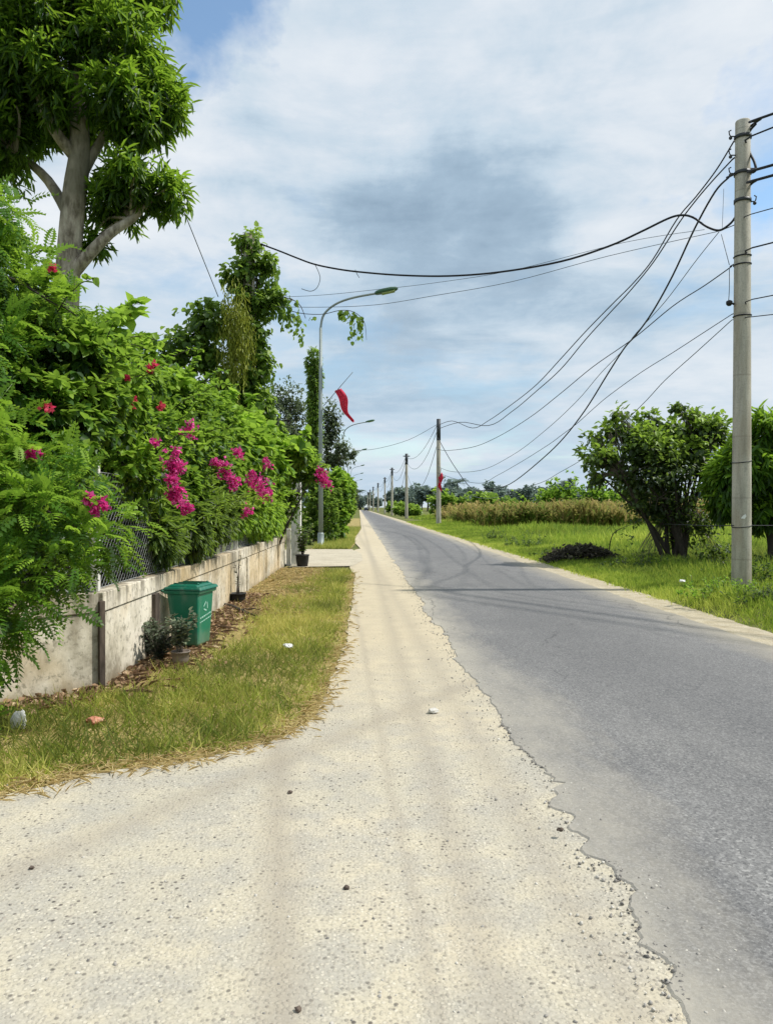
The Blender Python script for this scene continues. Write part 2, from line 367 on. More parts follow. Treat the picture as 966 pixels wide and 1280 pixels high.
# ------------------------------------------------------------------ fast scatter
def template(pts, faces): return np.array(pts, float), faces
T_OVATE = template([(0,0,0),(.30,.30,.10),(.24,.68,.08),(0,1.0,-.06),(-.24,.68,.08),(-.30,.30,.10)], [(0,1,2,3),(0,3,4,5)])
T_HEART = template([(0,0,0),(.40,.15,.10),(.36,.60,.08),(0,1.0,-.10),(-.36,.60,.08),(-.40,.15,.10)], [(0,1,2,3),(0,3,4,5)])
T_LANCE = template([(0,0,0),(.10,.30,.05),(.09,.68,.0),(0,1.0,-.14),(-.09,.68,.0),(-.10,.30,.05)], [(0,1,2,3),(0,3,4,5)])
T_NARROW = template([(-.02,0,0),(.02,0,0),(.018,.6,.02),(0,1,-.12),(-.018,.6,.02)], [(0,1,2,3,4)])
T_BLADE = template([(-.5,0,0),(.5,0,0),(.38,.55,.10),(-.38,.55,.10),(0,1,.34)], [(0,1,2,3),(3,2,4)])  # x in blade widths
T_CORN = template([(-.04,0,0),(.04,0,0),(.05,.45,.12),(-.05,.45,.12),(.035,.8,.02),(-.035,.8,.02),(0,1.05,-.28)], [(0,1,2,3),(3,2,4,5),(5,4,6)])
T_PETAL = template([(0,0,0),(.42,.45,.15),(0,1,.0),(-.42,.45,.15)], [(0,1,2),(0,2,3)])
T_CURL = template([(0,0,0),(.35,.3,.25),(.25,.75,.3),(0,1.0,.05),(-.25,.7,.12),(-.35,.3,.3)], [(0,1,2,3),(0,3,4,5)])
def make_frond(n=8):
    v = []; f = []
    def add(vs):
        b = len(v); v.extend(vs); f.append(tuple(range(b, b+len(vs))))
    for i in range(n):
        t = .12+.86*i/(n-1); y = t; z = .10*math.sin(t*2.6) - .30*t*t; L = .24*math.sin(PI*(.18+.74*t)); w = .058
        for s in (-1, 1):
            add([(0,y,z), (s*L*.5, y+w*1.35+L*.16, z+.012), (s*L, y+L*.42, z-.04), (s*L*.5, y-w+L*.16, z+.0)])
    yy = [0,.35,.7,1]; zz = [.10*math.sin(t*2.6)-.30*t*t for t in yy]
    for i in range(3): add([(-.008,yy[i],zz[i]),(.008,yy[i],zz[i]),(.006,yy[i+1],zz[i+1]),(-.006,yy[i+1],zz[i+1])])
    return template(v, f)
T_FROND = make_frond()
def _ico():
    t = (1+5**.5)/2; v = np.array([(-1,t,0),(1,t,0),(-1,-t,0),(1,-t,0),(0,-1,t),(0,1,t),(0,-1,-t),(0,1,-t),(t,0,-1),(t,0,1),(-t,0,-1),(-t,0,1)], float)
    v /= np.linalg.norm(v[0]); f = [(0,11,5),(0,5,1),(0,1,7),(0,7,10),(0,10,11),(1,5,9),(5,11,4),(11,10,2),(10,7,6),(7,1,8),(3,9,4),(3,4,2),(3,2,6),(3,6,8),(3,8,9),(4,9,5),(2,4,11),(6,2,10),(8,6,7),(9,8,1)]
    return v, f
T_ROCK = _ico()

def norm(a): return a/np.maximum(np.linalg.norm(a, axis=-1, keepdims=True), 1e-9)
def rdir(n): return norm(RG.normal(size=(n,3)))
def scatter(T, pos, d, up, size, var, widthmul=None, jitter=0):
    tv, tf = T; n = len(pos); k = len(tv)
    d = norm(d); x = np.cross(d, up); bad = np.linalg.norm(x, axis=1) < 1e-4; x[bad] = (1,0,0); x = norm(x); z = np.cross(x, d)
    size = np.broadcast_to(np.asarray(size, float), (n,)); wm = size if widthmul is None else np.broadcast_to(np.asarray(widthmul, float), (n,))
    V = pos[:,None,:] + (wm[:,None,None]*tv[None,:,0:1])*x[:,None,:] + (size[:,None,None]*tv[None,:,1:2])*d[:,None,:] + (size[:,None,None]*tv[None,:,2:3])*z[:,None,:]
    if jitter: V = V + RG.normal(size=V.shape)*jitter*size[:,None,None]
    return V.reshape(-1,3), tf, k, n, np.repeat(np.broadcast_to(np.asarray(var, float), (n,)), k)
def build_np(name, chunks, mat, parent=None, smooth=False):
    Vs = []; loops = []; sizes = []; vv = []; off = 0
    for V, tf, k, n, var in chunks:
        Vs.append(V); vv.append(var); base = (np.arange(n)*k)[:,None] + off
        for f in tf:
            pass
        fl = np.concatenate([np.array(f) for f in tf]); loops.append((base + fl[None,:]).reshape(-1)); sizes.append(np.tile(np.array([len(f) for f in tf]), n))
        off += len(V)
    V = np.concatenate(Vs); L = np.concatenate(loops); Z = np.concatenate(sizes); vv = np.concatenate(vv)
    me = bpy.data.meshes.new(name); me.vertices.add(len(V)); me.vertices.foreach_set('co', V.astype(np.float32).ravel())
    me.loops.add(len(L)); me.loops.foreach_set('vertex_index', L.astype(np.int32))
    me.polygons.add(len(Z)); st = np.concatenate([[0], np.cumsum(Z)[:-1]]); me.polygons.foreach_set('loop_start', st.astype(np.int32))
    me.update(calc_edges=True); me.validate()
    if smooth: me.polygons.foreach_set('use_smooth', [True]*len(me.polygons))
    at = me.attributes.new('v', 'FLOAT', 'POINT'); at.data.foreach_set('value', np.clip(vv, 0, 1).astype(np.float32))
    return link(name, me, mat, parent)

def crown(T, blobs, nros, per, size, spread=.8, droop=.3, shell=.55, vbase=.46, vs=.20, vtop=.38, rough=.34, outward=.8, twig=0.0, origin=None):
    """leaf rosettes at twig ends spread through ellipsoid clumps. blobs: (centre, radii, weight)"""
    origin = np.zeros(3) if origin is None else np.array(origin, float)
    W = np.array([b[2] if len(b) > 2 else b[1][0]*b[1][1]+b[1][0]*b[1][2] for b in blobs], float); W /= W.sum()
    chunks = []
    for b, w in zip(blobs, W):
        n = max(3, int(nros*w)); c = np.array(b[0], float); r = np.array(b[1], float)
        o = rdir(n); rad = shell + (1-shell)*RG.random(n)**.6; lump = 1 + rough*2*(fbm(o[:,0]*2.2+c[0]*3+9, o[:,1]*2.2+o[:,2]*1.9+c[2]*3+20, 5, 1, 2)-.5)*2*.9
        p = c + o*r*(rad*lump)[:,None]
        no = norm(o/r)
        tip = RG.normal(size=(n,))*.10
        P = np.repeat(p, per, 0); NO = np.repeat(no, per, 0); m = n*per
        d = NO*outward + rdir(m)*spread + np.array([0,0,-droop]); up = NO*.5 + np.array([0,0,1.0]) + rdir(m)*.45
        P = P + rdir(m)*(RG.random(m)*twig)[:,None]
        s = size*(.65+.6*RG.random(m))
        v = vbase + RG.normal(size=m)*vs + vtop*NO[:,2] + np.repeat(tip, per) + (np.repeat(rad, per)-.85)*.5  # younger tops lighter; also paints top light and inner shade into the leaves
        chunks.append(scatter(T, P-origin, d, up, s, v))
    return chunks

# ================================================================== THE SETTING
def sheet(name, poly, z, mat, depth=0, kind='structure'):
    """flat polygon sheet; depth>0 gives it a real edge going down"""
    bm = bmesh.new(); vs = [bm.verts.new((p[0], p[1], z if len(p) < 3 else p[2])) for p in poly]
    f = bm.faces.new(vs)
    if f.normal.z < 0 or True:
        bm.normal_update()
        if f.normal.z < 0: f.normal_flip()
    if depth:
        ret = bmesh.ops.extrude_edge_only(bm, edges=bm.edges[:]); nv = [e for e in ret['geom'] if isinstance(e, bmesh.types.BMVert)]
        for v in nv: v.co.z -= depth; v.co.x -= .012 if v.co.x < 2.5 else -.012
    bmesh.ops.triangulate(bm, faces=[g for g in bm.faces if len(g.verts) > 4])
    me = bpy.data.meshes.new(name); bm.to_mesh(me); bm.free(); o = link(name, me, mat); tag(o, kind=kind); return o

# ground: one sheet to the horizon, finer near the camera
xs = np.concatenate([-np.geomspace(2500, 12, 26), np.arange(-11, 22, .3), np.geomspace(22.5, 2500, 30)])
ys = np.concatenate([[-300,-100,-40,-15], np.arange(-6, 40, .35), np.geomspace(41, 3500, 45)])
GX, GY = np.meshgrid(xs, ys); GZ = hgt(GX, GY); far = np.clip((GY-60)/60, 0, 1); GZ = GZ*(1-far) - .03*far
me = bpy.data.meshes.new('ground'); nx = len(xs); ny = len(ys)
fc = [(j*nx+i, j*nx+i+1, (j+1)*nx+i+1, (j+1)*nx+i) for j in range(ny-1) for i in range(nx-1)]
me.from_pydata(np.stack([GX,GY,GZ], -1).reshape(-1,3).tolist(), [], fc); me.polygons.foreach_set('use_smooth', [True]*len(fc))
tag(link('ground', me, M['ground']), kind='structure')

def edge_x(y, seed, amp):
    return float(amp*((fbm(y, 0, seed, 1.1, 5)-.5)*1.7 + (fbm(y, 3, seed+9, 7, 4)-.5)*1.0 + (fbm(y, 7, seed+19, 38, 3)-.5)*.35))
ysE = [-8.0]
while ysE[-1] < 420: ysE.append(ysE[-1] + max(.011, abs(ysE[-1])*.006))
def road_left(y):
    e = 1.0 + edge_x(y, 21, .09) + .0012*y
    if y < 4: e += .05*math.sin(y*4.6+1) + .03*math.sin(y*11+1) + .02*math.sin(y*27)
    return e
left = [(road_left(y), y) for y in ysE]
right = [(4.42 + edge_x(y, 55, .07), y) for y in ysE]
sheet('asphalt_road', left + right[::-1], .009, M['asphalt'], .008)

# gravel shoulder and apron: bounded to the left by the grass
bl = [(0,996),(60,982),(130,964),(200,957),(240,950),(300,937),(360,920),(395,893),(408,870),(420,840),(430,810),(436,775),(441,745),(444,716)]
gl = [PZ(*p) for p in bl]
def densify(pts, step=.06, amp=.03, seed=1):
    out = []
    for a, b in zip(pts, pts[1:]):
        L = math.hypot(b[0]-a[0], b[1]-a[1]); n = max(1, int(L/step))
        for i in range(n):
            t = i/n; x = a[0]+(b[0]-a[0])*t; y = a[1]+(b[1]-a[1])*t
            out.append((x+(float(fbm(x*4, y*4, seed, 1.5, 4))-.5)*amp*2, y+(float(fbm(x*4+30, y*4, seed+3, 1.5, 4))-.5)*amp*2))
    out.append((pts[-1][0], pts[-1][1])); return out
shoulder = [(1.25,-8), (1.3, 60), (1.5, 400), (.9, 400), (.35, 100), (.25, 52), (.02, 42), (-.15,36), (-.1,31), (.1, 27), (-.1, 26.2), (-.2,18.6), (-.12,17)]
gr = densify([(p.x, p.y) for p in reversed(gl)], .05, .05, 4)
shoulder += gr + [(-4, 3.25), (-9, 1.9), (-30, -2), (-30,-8)]
sheet('gravel_shoulder', shoulder, .002, M['gravel'])
sheet('verge_soil', [(-.02,17.8), (.05,10), (-.02,6), (-.5,4.2), (-1.8,3.5), (-4.5,3.0), (-9,1.6), (-9,2.6), (-5.6,3.15), (-2.75,5.72), (-2.1,6.3), (-1.83,18.6)], -.012, M['vergesoil'])
sheet('driveway', densify([(-.12,18.9),(-1.7,18.65),(-1.72,19.4),(-9,19.9),(-9,26.0),(-2,26.6),(-.2,26.4),(.12,24),(.15,21),(-.12,18.9)], .2, .03, 8), .008, M['drive'])
sheet('sand_strip', densify([(4.2,2),(4.2,60),(4.2,300),(5.1,300),(5.05,60),(5.0,30),(4.98,20),(4.95,14),(4.92,9),(5.0,2)], .12, .08, 31), .0035, M['sand'])
sheet('verge_path', densify([(-.25,26.8),(-.1,31),(-.15,36),(0,42),(.2,52),(.3,100),(-.8,100),(-.9,50),(-1.6,29),(-1.7,27),(-.25,26.8)], .3, .05, 3), -.006, M['vergesoil'])

# ------------------------------------------------------------------ loose stones (stuff)
def stones(name, xy, smin, smax, label, z0=0.004, vlo=0.0, vhi=1.0):
    n = len(xy); s = smin + (smax-smin)*RG.random(n)**3
    pos = np.column_stack([xy[:,0], xy[:,1], np.full(n, z0)])
    ch = scatter(T_ROCK, pos, rdir(n)*[1,1,.2], rdir(n)+[0,0,1.5], s, vlo+(vhi-vlo)*RG.random(n), jitter=.22)
    o = build_np(name, [ch], M['stone']); tag(o, label, 'gravel', kind='stuff')
n = 3600; yy = 1.6 + 9*RG.random(n)**1.6; xx = -3.4 + 4.4*RG.random(n)
k_ = (xx > -.3) | (yy < 4.1); k_ &= (RG.random(n) < .25 + fbm(xx, yy, 2, 1.2))
stones('loose_gravel', np.column_stack([xx, yy])[k_], .0018, .0075, 'small loose stones scattered over the pale gravel shoulder', .002, .15, 1)
n = 3400; yy = 1.7 + 22*RG.random(n)**1.7; xx = np.array([road_left(y) for y in yy]) + RG.normal(size=n)*.11 + .01
stones('edge_rubble', np.column_stack([xx, yy]), .0018, .008, 'broken crumbs of asphalt lying along the ragged road edge', .006, .15, 1)

n = 900; yy = np.concatenate([8.6+7.5*RG.random(n//2), 4.2+1.1*RG.random(n//4), 2.2+.9*RG.random(n//4)]); xx = np.array([road_left(y) for y in yy]) + .02 + RG.normal(size=len(yy))*.028  # dark chunks added in place of the dark crevices in the road edge
stones('broken_asphalt', np.column_stack([xx, yy]), .003, .010, 'dark broken asphalt chunks standing in for crevices along the bitten road edge', .004, 0, .35)
# ------------------------------------------------------------------ grass
def blades(x, y, h, w, v, z=None, lean=.35):
    n = len(x); z = hgt(x, y) if z is None else z
    d = np.column_stack([RG.normal(size=n)*lean, RG.normal(size=n)*lean, np.ones(n)]); a = RG.random(n)*2*PI
    up = np.column_stack([np.cos(a), np.sin(a), 0*a])
    return scatter(T_BLADE, np.column_stack([x, y, z]), d, up, h, v, widthmul=w)
glx = np.array([p.x for p in gl]); gly = np.array([p.y for p in gl])
def grass_bound(y): return np.interp(y, gly, glx)           # right edge of the left verge
n = 150000; yy = 3.2 + 14.6*RG.random(n)**1.35; xx = -3.9 + 4.0*RG.random(n)
gb = grass_bound(np.maximum(yy, gly.min())); gb = np.where(yy < gly.min(), -9, gb)
wl = np.where(yy > 6.28, -2.1 + (yy-6.28)*.021, -2.12 - (6.28-yy)*1.09)      # wall line
edge = gb - xx + (fbm(xx, yy, 77, 3, 4)-.5)*.30; wd = xx - wl
bare = sstep(.12, .5, wd - (.45*sstep(6.6, 7.6, yy)*(1-sstep(11, 12.5, yy)) + .55*sstep(11.5, 13, yy))*np.clip(fbm(xx, yy, 9, 1.1)*1.9, 0, 1.4))
keep = (edge > .0) & (wd > .05) & (RG.random(n) < np.clip(.05 + bare, 0, 1)) & (RG.random(n) < np.clip(edge*5, .1, 1)) & (RG.random(n) < -.15+1.5*fbm(xx, yy, 13, 3.2))
x_, y_, e_ = xx[keep], yy[keep], edge[keep]; m = keep.sum()
patch = fbm(x_, y_, 44, 1.0, 4)
v_ = .36 + (patch-.5)*1.7 + (fbm(x_, y_, 4, 5)-.5)*1.1 + RG.normal(size=m)*.24 + .40*np.exp(-e_/.12) + .15*np.exp(-(x_-wl[keep])/.5)
h_ = (.05 + .13*RG.random(m)**2)*(.55+.9*fbm(x_, y_, 5, 2.4))*np.clip(.45+e_*2, .45, 1)
tag(build_np('verge_grass', [blades(x_, y_, h_, .003+.0045*RG.random(m)+.0003*y_, v_, np.full(m, -.014), .75)], M['verge']),
    'yellow-green grass strip between the concrete wall and the gravel shoulder', 'grass', kind='stuff')
# small verge beyond the driveway
n = 16000; yy = 26.8 + 26*RG.random(n)**1.3; xx = -1.6 + 1.8*RG.random(n)
rb = np.interp(yy, [26.8,31,36,42,52], [-.3,-.15,-.2,-.02,.15]); kk = (xx < rb); x_, y_ = xx[kk], yy[kk]; m = len(x_)
tag(build_np('roadside_grass', [blades(x_, y_, .10+.18*RG.random(m), .012+.012*RG.random(m), .45+(fbm(x_,y_,4,.8)-.5)*1.3+RG.normal(size=m)*.15, np.full(m,-.01), .5)], M['verge']),
    'dry grass tuft strip beyond the driveway beside the hedge', 'grass', kind='stuff')
# dry straw fringe along the near edge
n = 1300; t = RG.random(n); ti = t*(len(gl)-1); i0 = np.minimum(ti.astype(int), len(gl)-2); ft = ti-i0
bx_ = glx[i0]*(1-ft)+glx[i0+1]*ft; by_ = gly[i0]*(1-ft)+gly[i0+1]*ft
px_ = bx_ + RG.normal(size=n)*.07 - .02; py_ = by_ + RG.normal(size=n)*.08 + .02; a = RG.random(n)*2*PI
ch = scatter(T_NARROW, np.column_stack([px_, py_, np.full(n, .008)+RG.random(n)*.02]), np.column_stack([np.cos(a), np.sin(a), RG.normal(size=n)*.12]), np.tile([0,0,1.0], (n,1))+rdir(n)*.2, .05+.10*RG.random(n), .62+RG.normal(size=n)*.22, widthmul=.07)
n = 7000; px_ = -2.0+1.25*RG.random(n)**1.4; py_ = 10.5+7.8*RG.random(n); a = RG.random(n)*2*PI
ch2 = scatter(T_NARROW, np.column_stack([px_, py_, .0+RG.random(n)*.02]), np.column_stack([np.cos(a), np.sin(a), RG.normal(size=n)*.12]), np.tile([0,0,1.0], (n,1))+rdir(n)*.2, .08+.16*RG.random(n), .45+RG.normal(size=n)*.25, widthmul=.25)
tag(build_np('dry_straw', [ch, ch2], M['straw']), 'pale dry straw lying along the edge of the verge', 'straw', kind='stuff')

# leaf litter at the foot of the wall
n = 2900; yy = 5.2 + 7.6*RG.random(n); wl_ = np.where(yy > 6.28, -2.08 + (yy-6.28)*.021, -2.06 - (6.28-yy)*1.09)
wd_ = np.abs(RG.normal(size=n))*.20 + .02; wd_ *= np.where(yy > 7.0, 1.2, .7)*np.where((yy > 6.2) & (yy < 6.9), .5, 1)
ch = scatter(T_CURL, np.column_stack([wl_+wd_, yy-np.where(yy < 6.28, wd_*.5, 0), .004+RG.random(n)*.03]), rdir(n)*[1,1,.35], rdir(n)*.8+[0,0,.8], .025+.045*RG.random(n), .42+RG.normal(size=n)*.28)
n = 260; t = RG.random(n); yy = 5.3+6.5*t; wl_ = np.where(yy > 6.28, -2.08, -2.06-(6.28-yy)*1.09); a = RG.random(n)*2*PI
ch2 = scatter(T_NARROW, np.column_stack([wl_+.05+.4*RG.random(n), yy-.1, .02+RG.random(n)*.03]), np.column_stack([np.cos(a), np.sin(a), RG.normal(size=n)*.1]), np.tile([0,0,1.0],(n,1)), .15+.2*RG.random(n), .3+RG.normal(size=n)*.2)
tag(build_np('leaf_litter', [ch, ch2], M['dryleaf']), 'brown fallen leaves heaped along the foot of the wall', 'leaf litter', kind='stuff')

# right verge (short) and meadow (tall)
n = 150000; yy = np.exp(np.log(5.5) + (np.log(75/5.5))*RG.random(n)); xx = 4.62 + 3.4*RG.random(n)
eg = xx - 4.84 + (fbm(xx, yy, 91, 2.5, 4)-.5)*.45; kk = (eg > 0) & (RG.random(n) < np.clip(eg*4, .12, 1)); x_, y_, e_ = xx[kk], yy[kk], eg[kk]; m = len(x_)
mound = np.exp(-((x_-5.45)/.8)**2 - ((y_-10.7)/1.1)**2)
v_ = .42+(fbm(x_,y_,15,.9)-.5)*1.5+(fbm(x_,y_,17,6)-.5)*.5+RG.normal(size=m)*.2+.5*np.exp(-e_/.3)+.25*mound*RG.random(m) - .35*np.exp(-((x_-6.2)/.8)**2)*sstep(14,16,y_)*(1-sstep(22,25,y_))  # last term paints the bushy tree's shadow into the turf
h_ = (.05+.09*RG.random(m))*(1+1.3*sstep(5.8,7.6,x_))*(.6+.8*fbm(x_,y_,6,1.2))*(1+.9*mound)*np.where((y_<14)&(x_>5.6), .45, 1)
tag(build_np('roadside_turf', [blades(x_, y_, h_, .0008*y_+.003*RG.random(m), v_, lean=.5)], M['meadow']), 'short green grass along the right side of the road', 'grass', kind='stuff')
n = 230000; yy = np.exp(np.log(9) + (np.log(110/9.))*RG.random(n)**.85); xx = 6.7 + (yy*.62+5)*RG.random(n)
kk = (xx > 7.2+(fbm(xx, yy, 3, .5)-.5)*1.6); x_, y_ = xx[kk], yy[kk]; m = len(x_)
z_ = hgt(x_, y_)*np.clip(1-(y_-60)/60, 0, 1) - .03*np.clip((y_-60)/60, 0, 1)
clump = fbm(x_, y_, 63, .35, 4)
h_ = (.20+.38*RG.random(m))*(.30+1.5*clump)*np.clip(.4+(x_-6.8)*.25, .4, 1.15)*np.where((y_<15)&(x_<8.2), .5, 1)
v_ = .36+(fbm(x_, y_, 25, .18, 4)-.5)*1.7+(clump-.5)*.8+RG.normal(size=m)*.14
tag(build_np('meadow_grass', [blades(x_, y_, h_, .0012*y_+.0006*y_*RG.random(m), v_, z_, lean=.4)], M['meadow']), 'tall bright green grass covering the meadow right of the road', 'grass', kind='stuff')

# ------------------------------------------------------------------ corn
def corn(name, x, y, hh, green, label):
    n = len(x); ch = []
    for j in range(7):
        a = RG.random(n)*2*PI; zz = hh*(.2+.12*j)
        d = np.column_stack([np.cos(a)*.8, np.sin(a)*.8, .6+.3*RG.random(n)])
        ch.append(scatter(T_CORN, np.column_stack([x, y, zz]), d, np.tile([0,0,1.0],(n,1)), .55+.35*RG.random(n), green + .08*(3-j)*-1 + RG.normal(size=n)*.2, widthmul=1.5))
    ch.append(scatter(T_NARROW, np.column_stack([x, y, 0*x]), rdir(n)*.06+[0,0,1], rdir(n), hh, .6+RG.normal(size=n)*.2, widthmul=1.6+0*hh))
    a = rdir(n)
    ch.append(scatter(T_CORN, np.column_stack([x, y, hh*.97]), a*.25+[0,0,1], rdir(n), .32, .8+RG.normal(size=n)*.15, widthmul=.6))
    tag(build_np(name, ch, M['corn']), label, 'corn', kind='stuff')
n = 4200; y = 50+34*RG.random(n)**1.1; x = 8.6+ (y*.62-6)*RG.random(n); y = np.round(y/.8)*.8+RG.normal(size=n)*.06
kk = x < 9+y*.42; x, y = x[kk], y[kk]
corn('corn_crop', x, y, (.75+.9*RG.random(len(x))**1.5+1.1*(fbm(x,y,4,.25)-.5))*1.0, .36+2.6*(fbm(x,y,8,.16)-.5), 'field of dry brown standing corn behind the meadow')

# ================================================================== WALL, FENCE, PILLAR
def wall_run(mb, a, b, z0, z1, t):
    a = Vector((*a,0)); b = Vector((*b,0)); d = b-a; L = d.length; rz = math.atan2(d.y, d.x); c = (a+b)/2
    mb.box((c.x, c.y, (z0+z1)/2), (L, t, z1-z0), rz)
WA, WB, WC, WD = (-1.835, 19.0), (-1.98, 11.0), (-2.12, 6.28), (-5.9, 2.82)
wall = thing('garden_wall', 'low stained concrete garden wall beneath the wire fence and hedge', 'wall', (-2.12, 6.28, 0))
def W(mb, name, mat, parent=wall, bevel=0):      # world-built mesh under a thing
    o = mb.build(name, mat, parent, bevel); r = parent
    while r.parent: r = r.parent
    if parent is r: o.matrix_parent_inverse = Matrix.Translation(-Vector(r.location)) if r.rotation_euler.z == 0 else r.matrix_basis.inverted()
    return o
nrm_off = .08
def off(p, d): return (p[0]-d, p[1])
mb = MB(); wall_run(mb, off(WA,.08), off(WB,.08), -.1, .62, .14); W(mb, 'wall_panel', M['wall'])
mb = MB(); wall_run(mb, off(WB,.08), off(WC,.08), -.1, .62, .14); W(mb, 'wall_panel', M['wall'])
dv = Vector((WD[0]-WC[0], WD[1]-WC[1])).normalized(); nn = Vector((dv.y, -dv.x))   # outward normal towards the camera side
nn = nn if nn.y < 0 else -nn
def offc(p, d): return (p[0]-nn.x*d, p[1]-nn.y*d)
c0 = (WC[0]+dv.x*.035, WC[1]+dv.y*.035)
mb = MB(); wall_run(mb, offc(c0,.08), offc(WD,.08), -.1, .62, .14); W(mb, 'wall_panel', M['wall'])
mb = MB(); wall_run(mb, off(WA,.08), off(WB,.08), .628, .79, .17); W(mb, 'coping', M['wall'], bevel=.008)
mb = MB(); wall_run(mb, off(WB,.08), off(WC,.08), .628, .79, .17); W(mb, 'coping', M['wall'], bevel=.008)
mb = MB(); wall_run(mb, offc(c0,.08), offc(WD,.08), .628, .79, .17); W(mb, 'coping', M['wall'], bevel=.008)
# dark damp joint below the coping, vertical joint at the corner, damp pilaster behind the bin
mb = MB(); wall_run(mb, off(WA,.08), off(WC,.08), .618, .629, .146); wall_run(mb, offc(c0,.08), offc(WD,.08), .618, .629, .146); W(mb, 'mortar_joint', M['damp'])
mb = MB(); mb.box((-2.125, 6.262, .32), (.045,.05,.80), .7); W(mb, 'corner_joint', M['damp'])
for y, w in ((7.72,.16), (7.02,.10)):
    mb = MB(); xw = -2.12+(y-6.28)*.0297
    if w > .12: mb.box((xw+.005, y, .30), (.05, w, .63)); W(mb, 'pilaster', M['damp'], bevel=.004)
for y in (13.2, 15.6, 17.6):
    xw = -1.98+(y-11)*.018
    mb = MB(); mb.box((xw-.02, y, .31), (.075, .11, .62)); W(mb, 'pilaster', M['wall'], bevel=.004)

fence = thing('chain_link_fence', 'chain-link fence with white concrete posts on the garden wall', 'fence', (-2.2, 6.3, .79))
def fence_panel(a, b):
    mb = MB(); a = Vector(a); b = Vector(b); d = (b-a); L = d.length; d = d.normalized(); H = 1.0; s = .075; z0 = .80
    k = -int(H/s)
    w = .0016; side = Vector((-d.y, d.x, 0))
    while k*s < L:
        for sg in (1, -1):
            u0, v0, u1, v1 = k*s, 0, k*s+H, H
            if u0 < 0: v0 = -u0; u0 = 0
            if u1 > L: v1 = H-(u1-L); u1 = L
            if v1 <= v0: continue
            if sg < 0: v0, v1 = H-v0, H-v1
            p = a+d*u0+Vector((0,0,z0+v0)); q = a+d*u1+Vector((0,0,z0+v1))
            p += side*.003*sg; q += side*.003*sg
            mb.tube([p, q], w, 3, False, False)
        k += 1
    for zz in (z0+.01, z0+.5, z0+H): mb.tube([a+Vector((0,0,zz)), b+Vector((0,0,zz))], .0025, 4, False)
    return mb
posts = [(-2.21,6.36), (-2.15,8.4), (-2.09,10.4), (-2.05,12.6), (-2.01,14.7), (-1.97,16.8), (-1.93,18.8)]
for p, q in zip(posts, posts[1:]): W(fence_panel((*p,0), (*q,0)), 'wire_mesh', M['meshwire'], fence)
p2 = [(-2.21,6.36)] + [(-2.21+dv.x*t, 6.36+dv.y*t) for t in (2.0, 4.0)]
for p, q in zip(p2, p2[1:]): W(fence_panel((*p,0), (*q,0)), 'wire_mesh', M['meshwire'], fence)
for p in posts + p2[1:]:
    mb = MB(); mb.box((p[0], p[1], .79+.56), (.075,.075,1.12), .1); mb.add([(p[0]-.037,p[1]-.037,1.91),(p[0]+.037,p[1]-.037,1.91),(p[0]+.037,p[1]+.037,1.91),(p[0]-.037,p[1]+.037,1.91),(p[0],p[1],1.95)], [(0,1,4),(1,2,4),(2,3,4),(3,0,4)])
    W(mb, 'post', M['post'], fence, .006)

g = thing('gate_pillar', 'tall white rendered gate pillar at the far end of the wall', 'pillar', (-1.60, 19.55, 0))
mb = MB(); mb.box((0,0,1.12), (.24,.36,2.24)); mb.build('shaft', M['post'], g, .01)
mb = MB(); mb.box((0,0,2.27), (.32,.44,.06)); mb.box((0,0,2.32), (.26,.38,.04)); mb.build('cap', M['post'], g, .008)
g = thing('gate_post', 'short white post standing just before the tall gate pillar', 'post', (-1.76, 19.08, 0))
mb = MB(); mb.box((0,0,.45), (.10,.10,.9)); mb.build('shaft', M['post'], g, .006)
mb = MB(); mb.box((0,0,.925), (.12,.12,.05)); mb.build('cap', M['post'], g, .006)

# ================================================================== BIN
bn = thing('wheelie_bin', 'green wheeled rubbish bin with closed lid standing against the wall', 'bin', (-1.795, 8.075, 0), R(-13))
def frust(mb, b, t, z0, z1, cxb=0, cxt=0):
    vs = [(cxb+sx*b[0]/2, sy*b[1]/2, z0) for sx, sy in ((-1,-1),(1,-1),(1,1),(-1,1))] + [(cxt+sx*t[0]/2, sy*t[1]/2, z1) for sx, sy in ((-1,-1),(1,-1),(1,1),(-1,1))]
    mb.add(vs, [(3,2,1,0),(4,5,6,7),(0,1,5,4),(1,2,6,5),(2,3,7,6),(3,0,4,7)])
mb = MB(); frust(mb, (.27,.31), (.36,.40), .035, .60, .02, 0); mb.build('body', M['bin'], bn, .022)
mb = MB(); frust(mb, (.40,.44), (.41,.45), .585, .625); mb.build('rim', M['bin'], bn, .012)
lid = None
mb = MB(); frust(mb, (.43,.47), (.40,.44), .627, .66, .012, .005); frust(mb, (.36,.40), (.30,.34), .6595, .685, 0, 0); lid = mb.build('lid', M['lid'], bn, .012)
mb = MB()
for sy in (-.11, 0, .11): mb.box((0, sy, .690), (.27,.02,.010))
for sx in (-.12,.12): mb.lathe((.14, sx, .682), [(.016,0),(.016,.012),(.008,.018)], 10)
mb.build('lid_ribs', M['lid'], lid)
mb = MB(); mb.tube([(-.20,-.17,.60),(-.255,-.17,.615),(-.265,-.12,.62),(-.265,.12,.62),(-.255,.17,.615),(-.20,.17,.60)], .013, 8)
for sy in (-.12,0,.12): mb.box((-.215,sy,.61),(.05,.03,.045))
mb.build('handle', M['lid'], bn)
for sy in (-.185,.185):
    w = MB(); w.tube([(-.10,sy-.02,.075),(-.10,sy+.02,.075)], .075, 20); wo = w.build('wheel', M['rubber'], bn)
    w = MB(); w.tube([(-.10,sy-.024,.075),(-.10,sy+.024,.075)], .035, 12); w.build('hub', M['blackplastic'], wo)
mb = MB(); mb.tube([(-.10,-.20,.075),(-.10,.20,.075)], .010, 8); mb.build('axle', M['darkmetal'], bn)
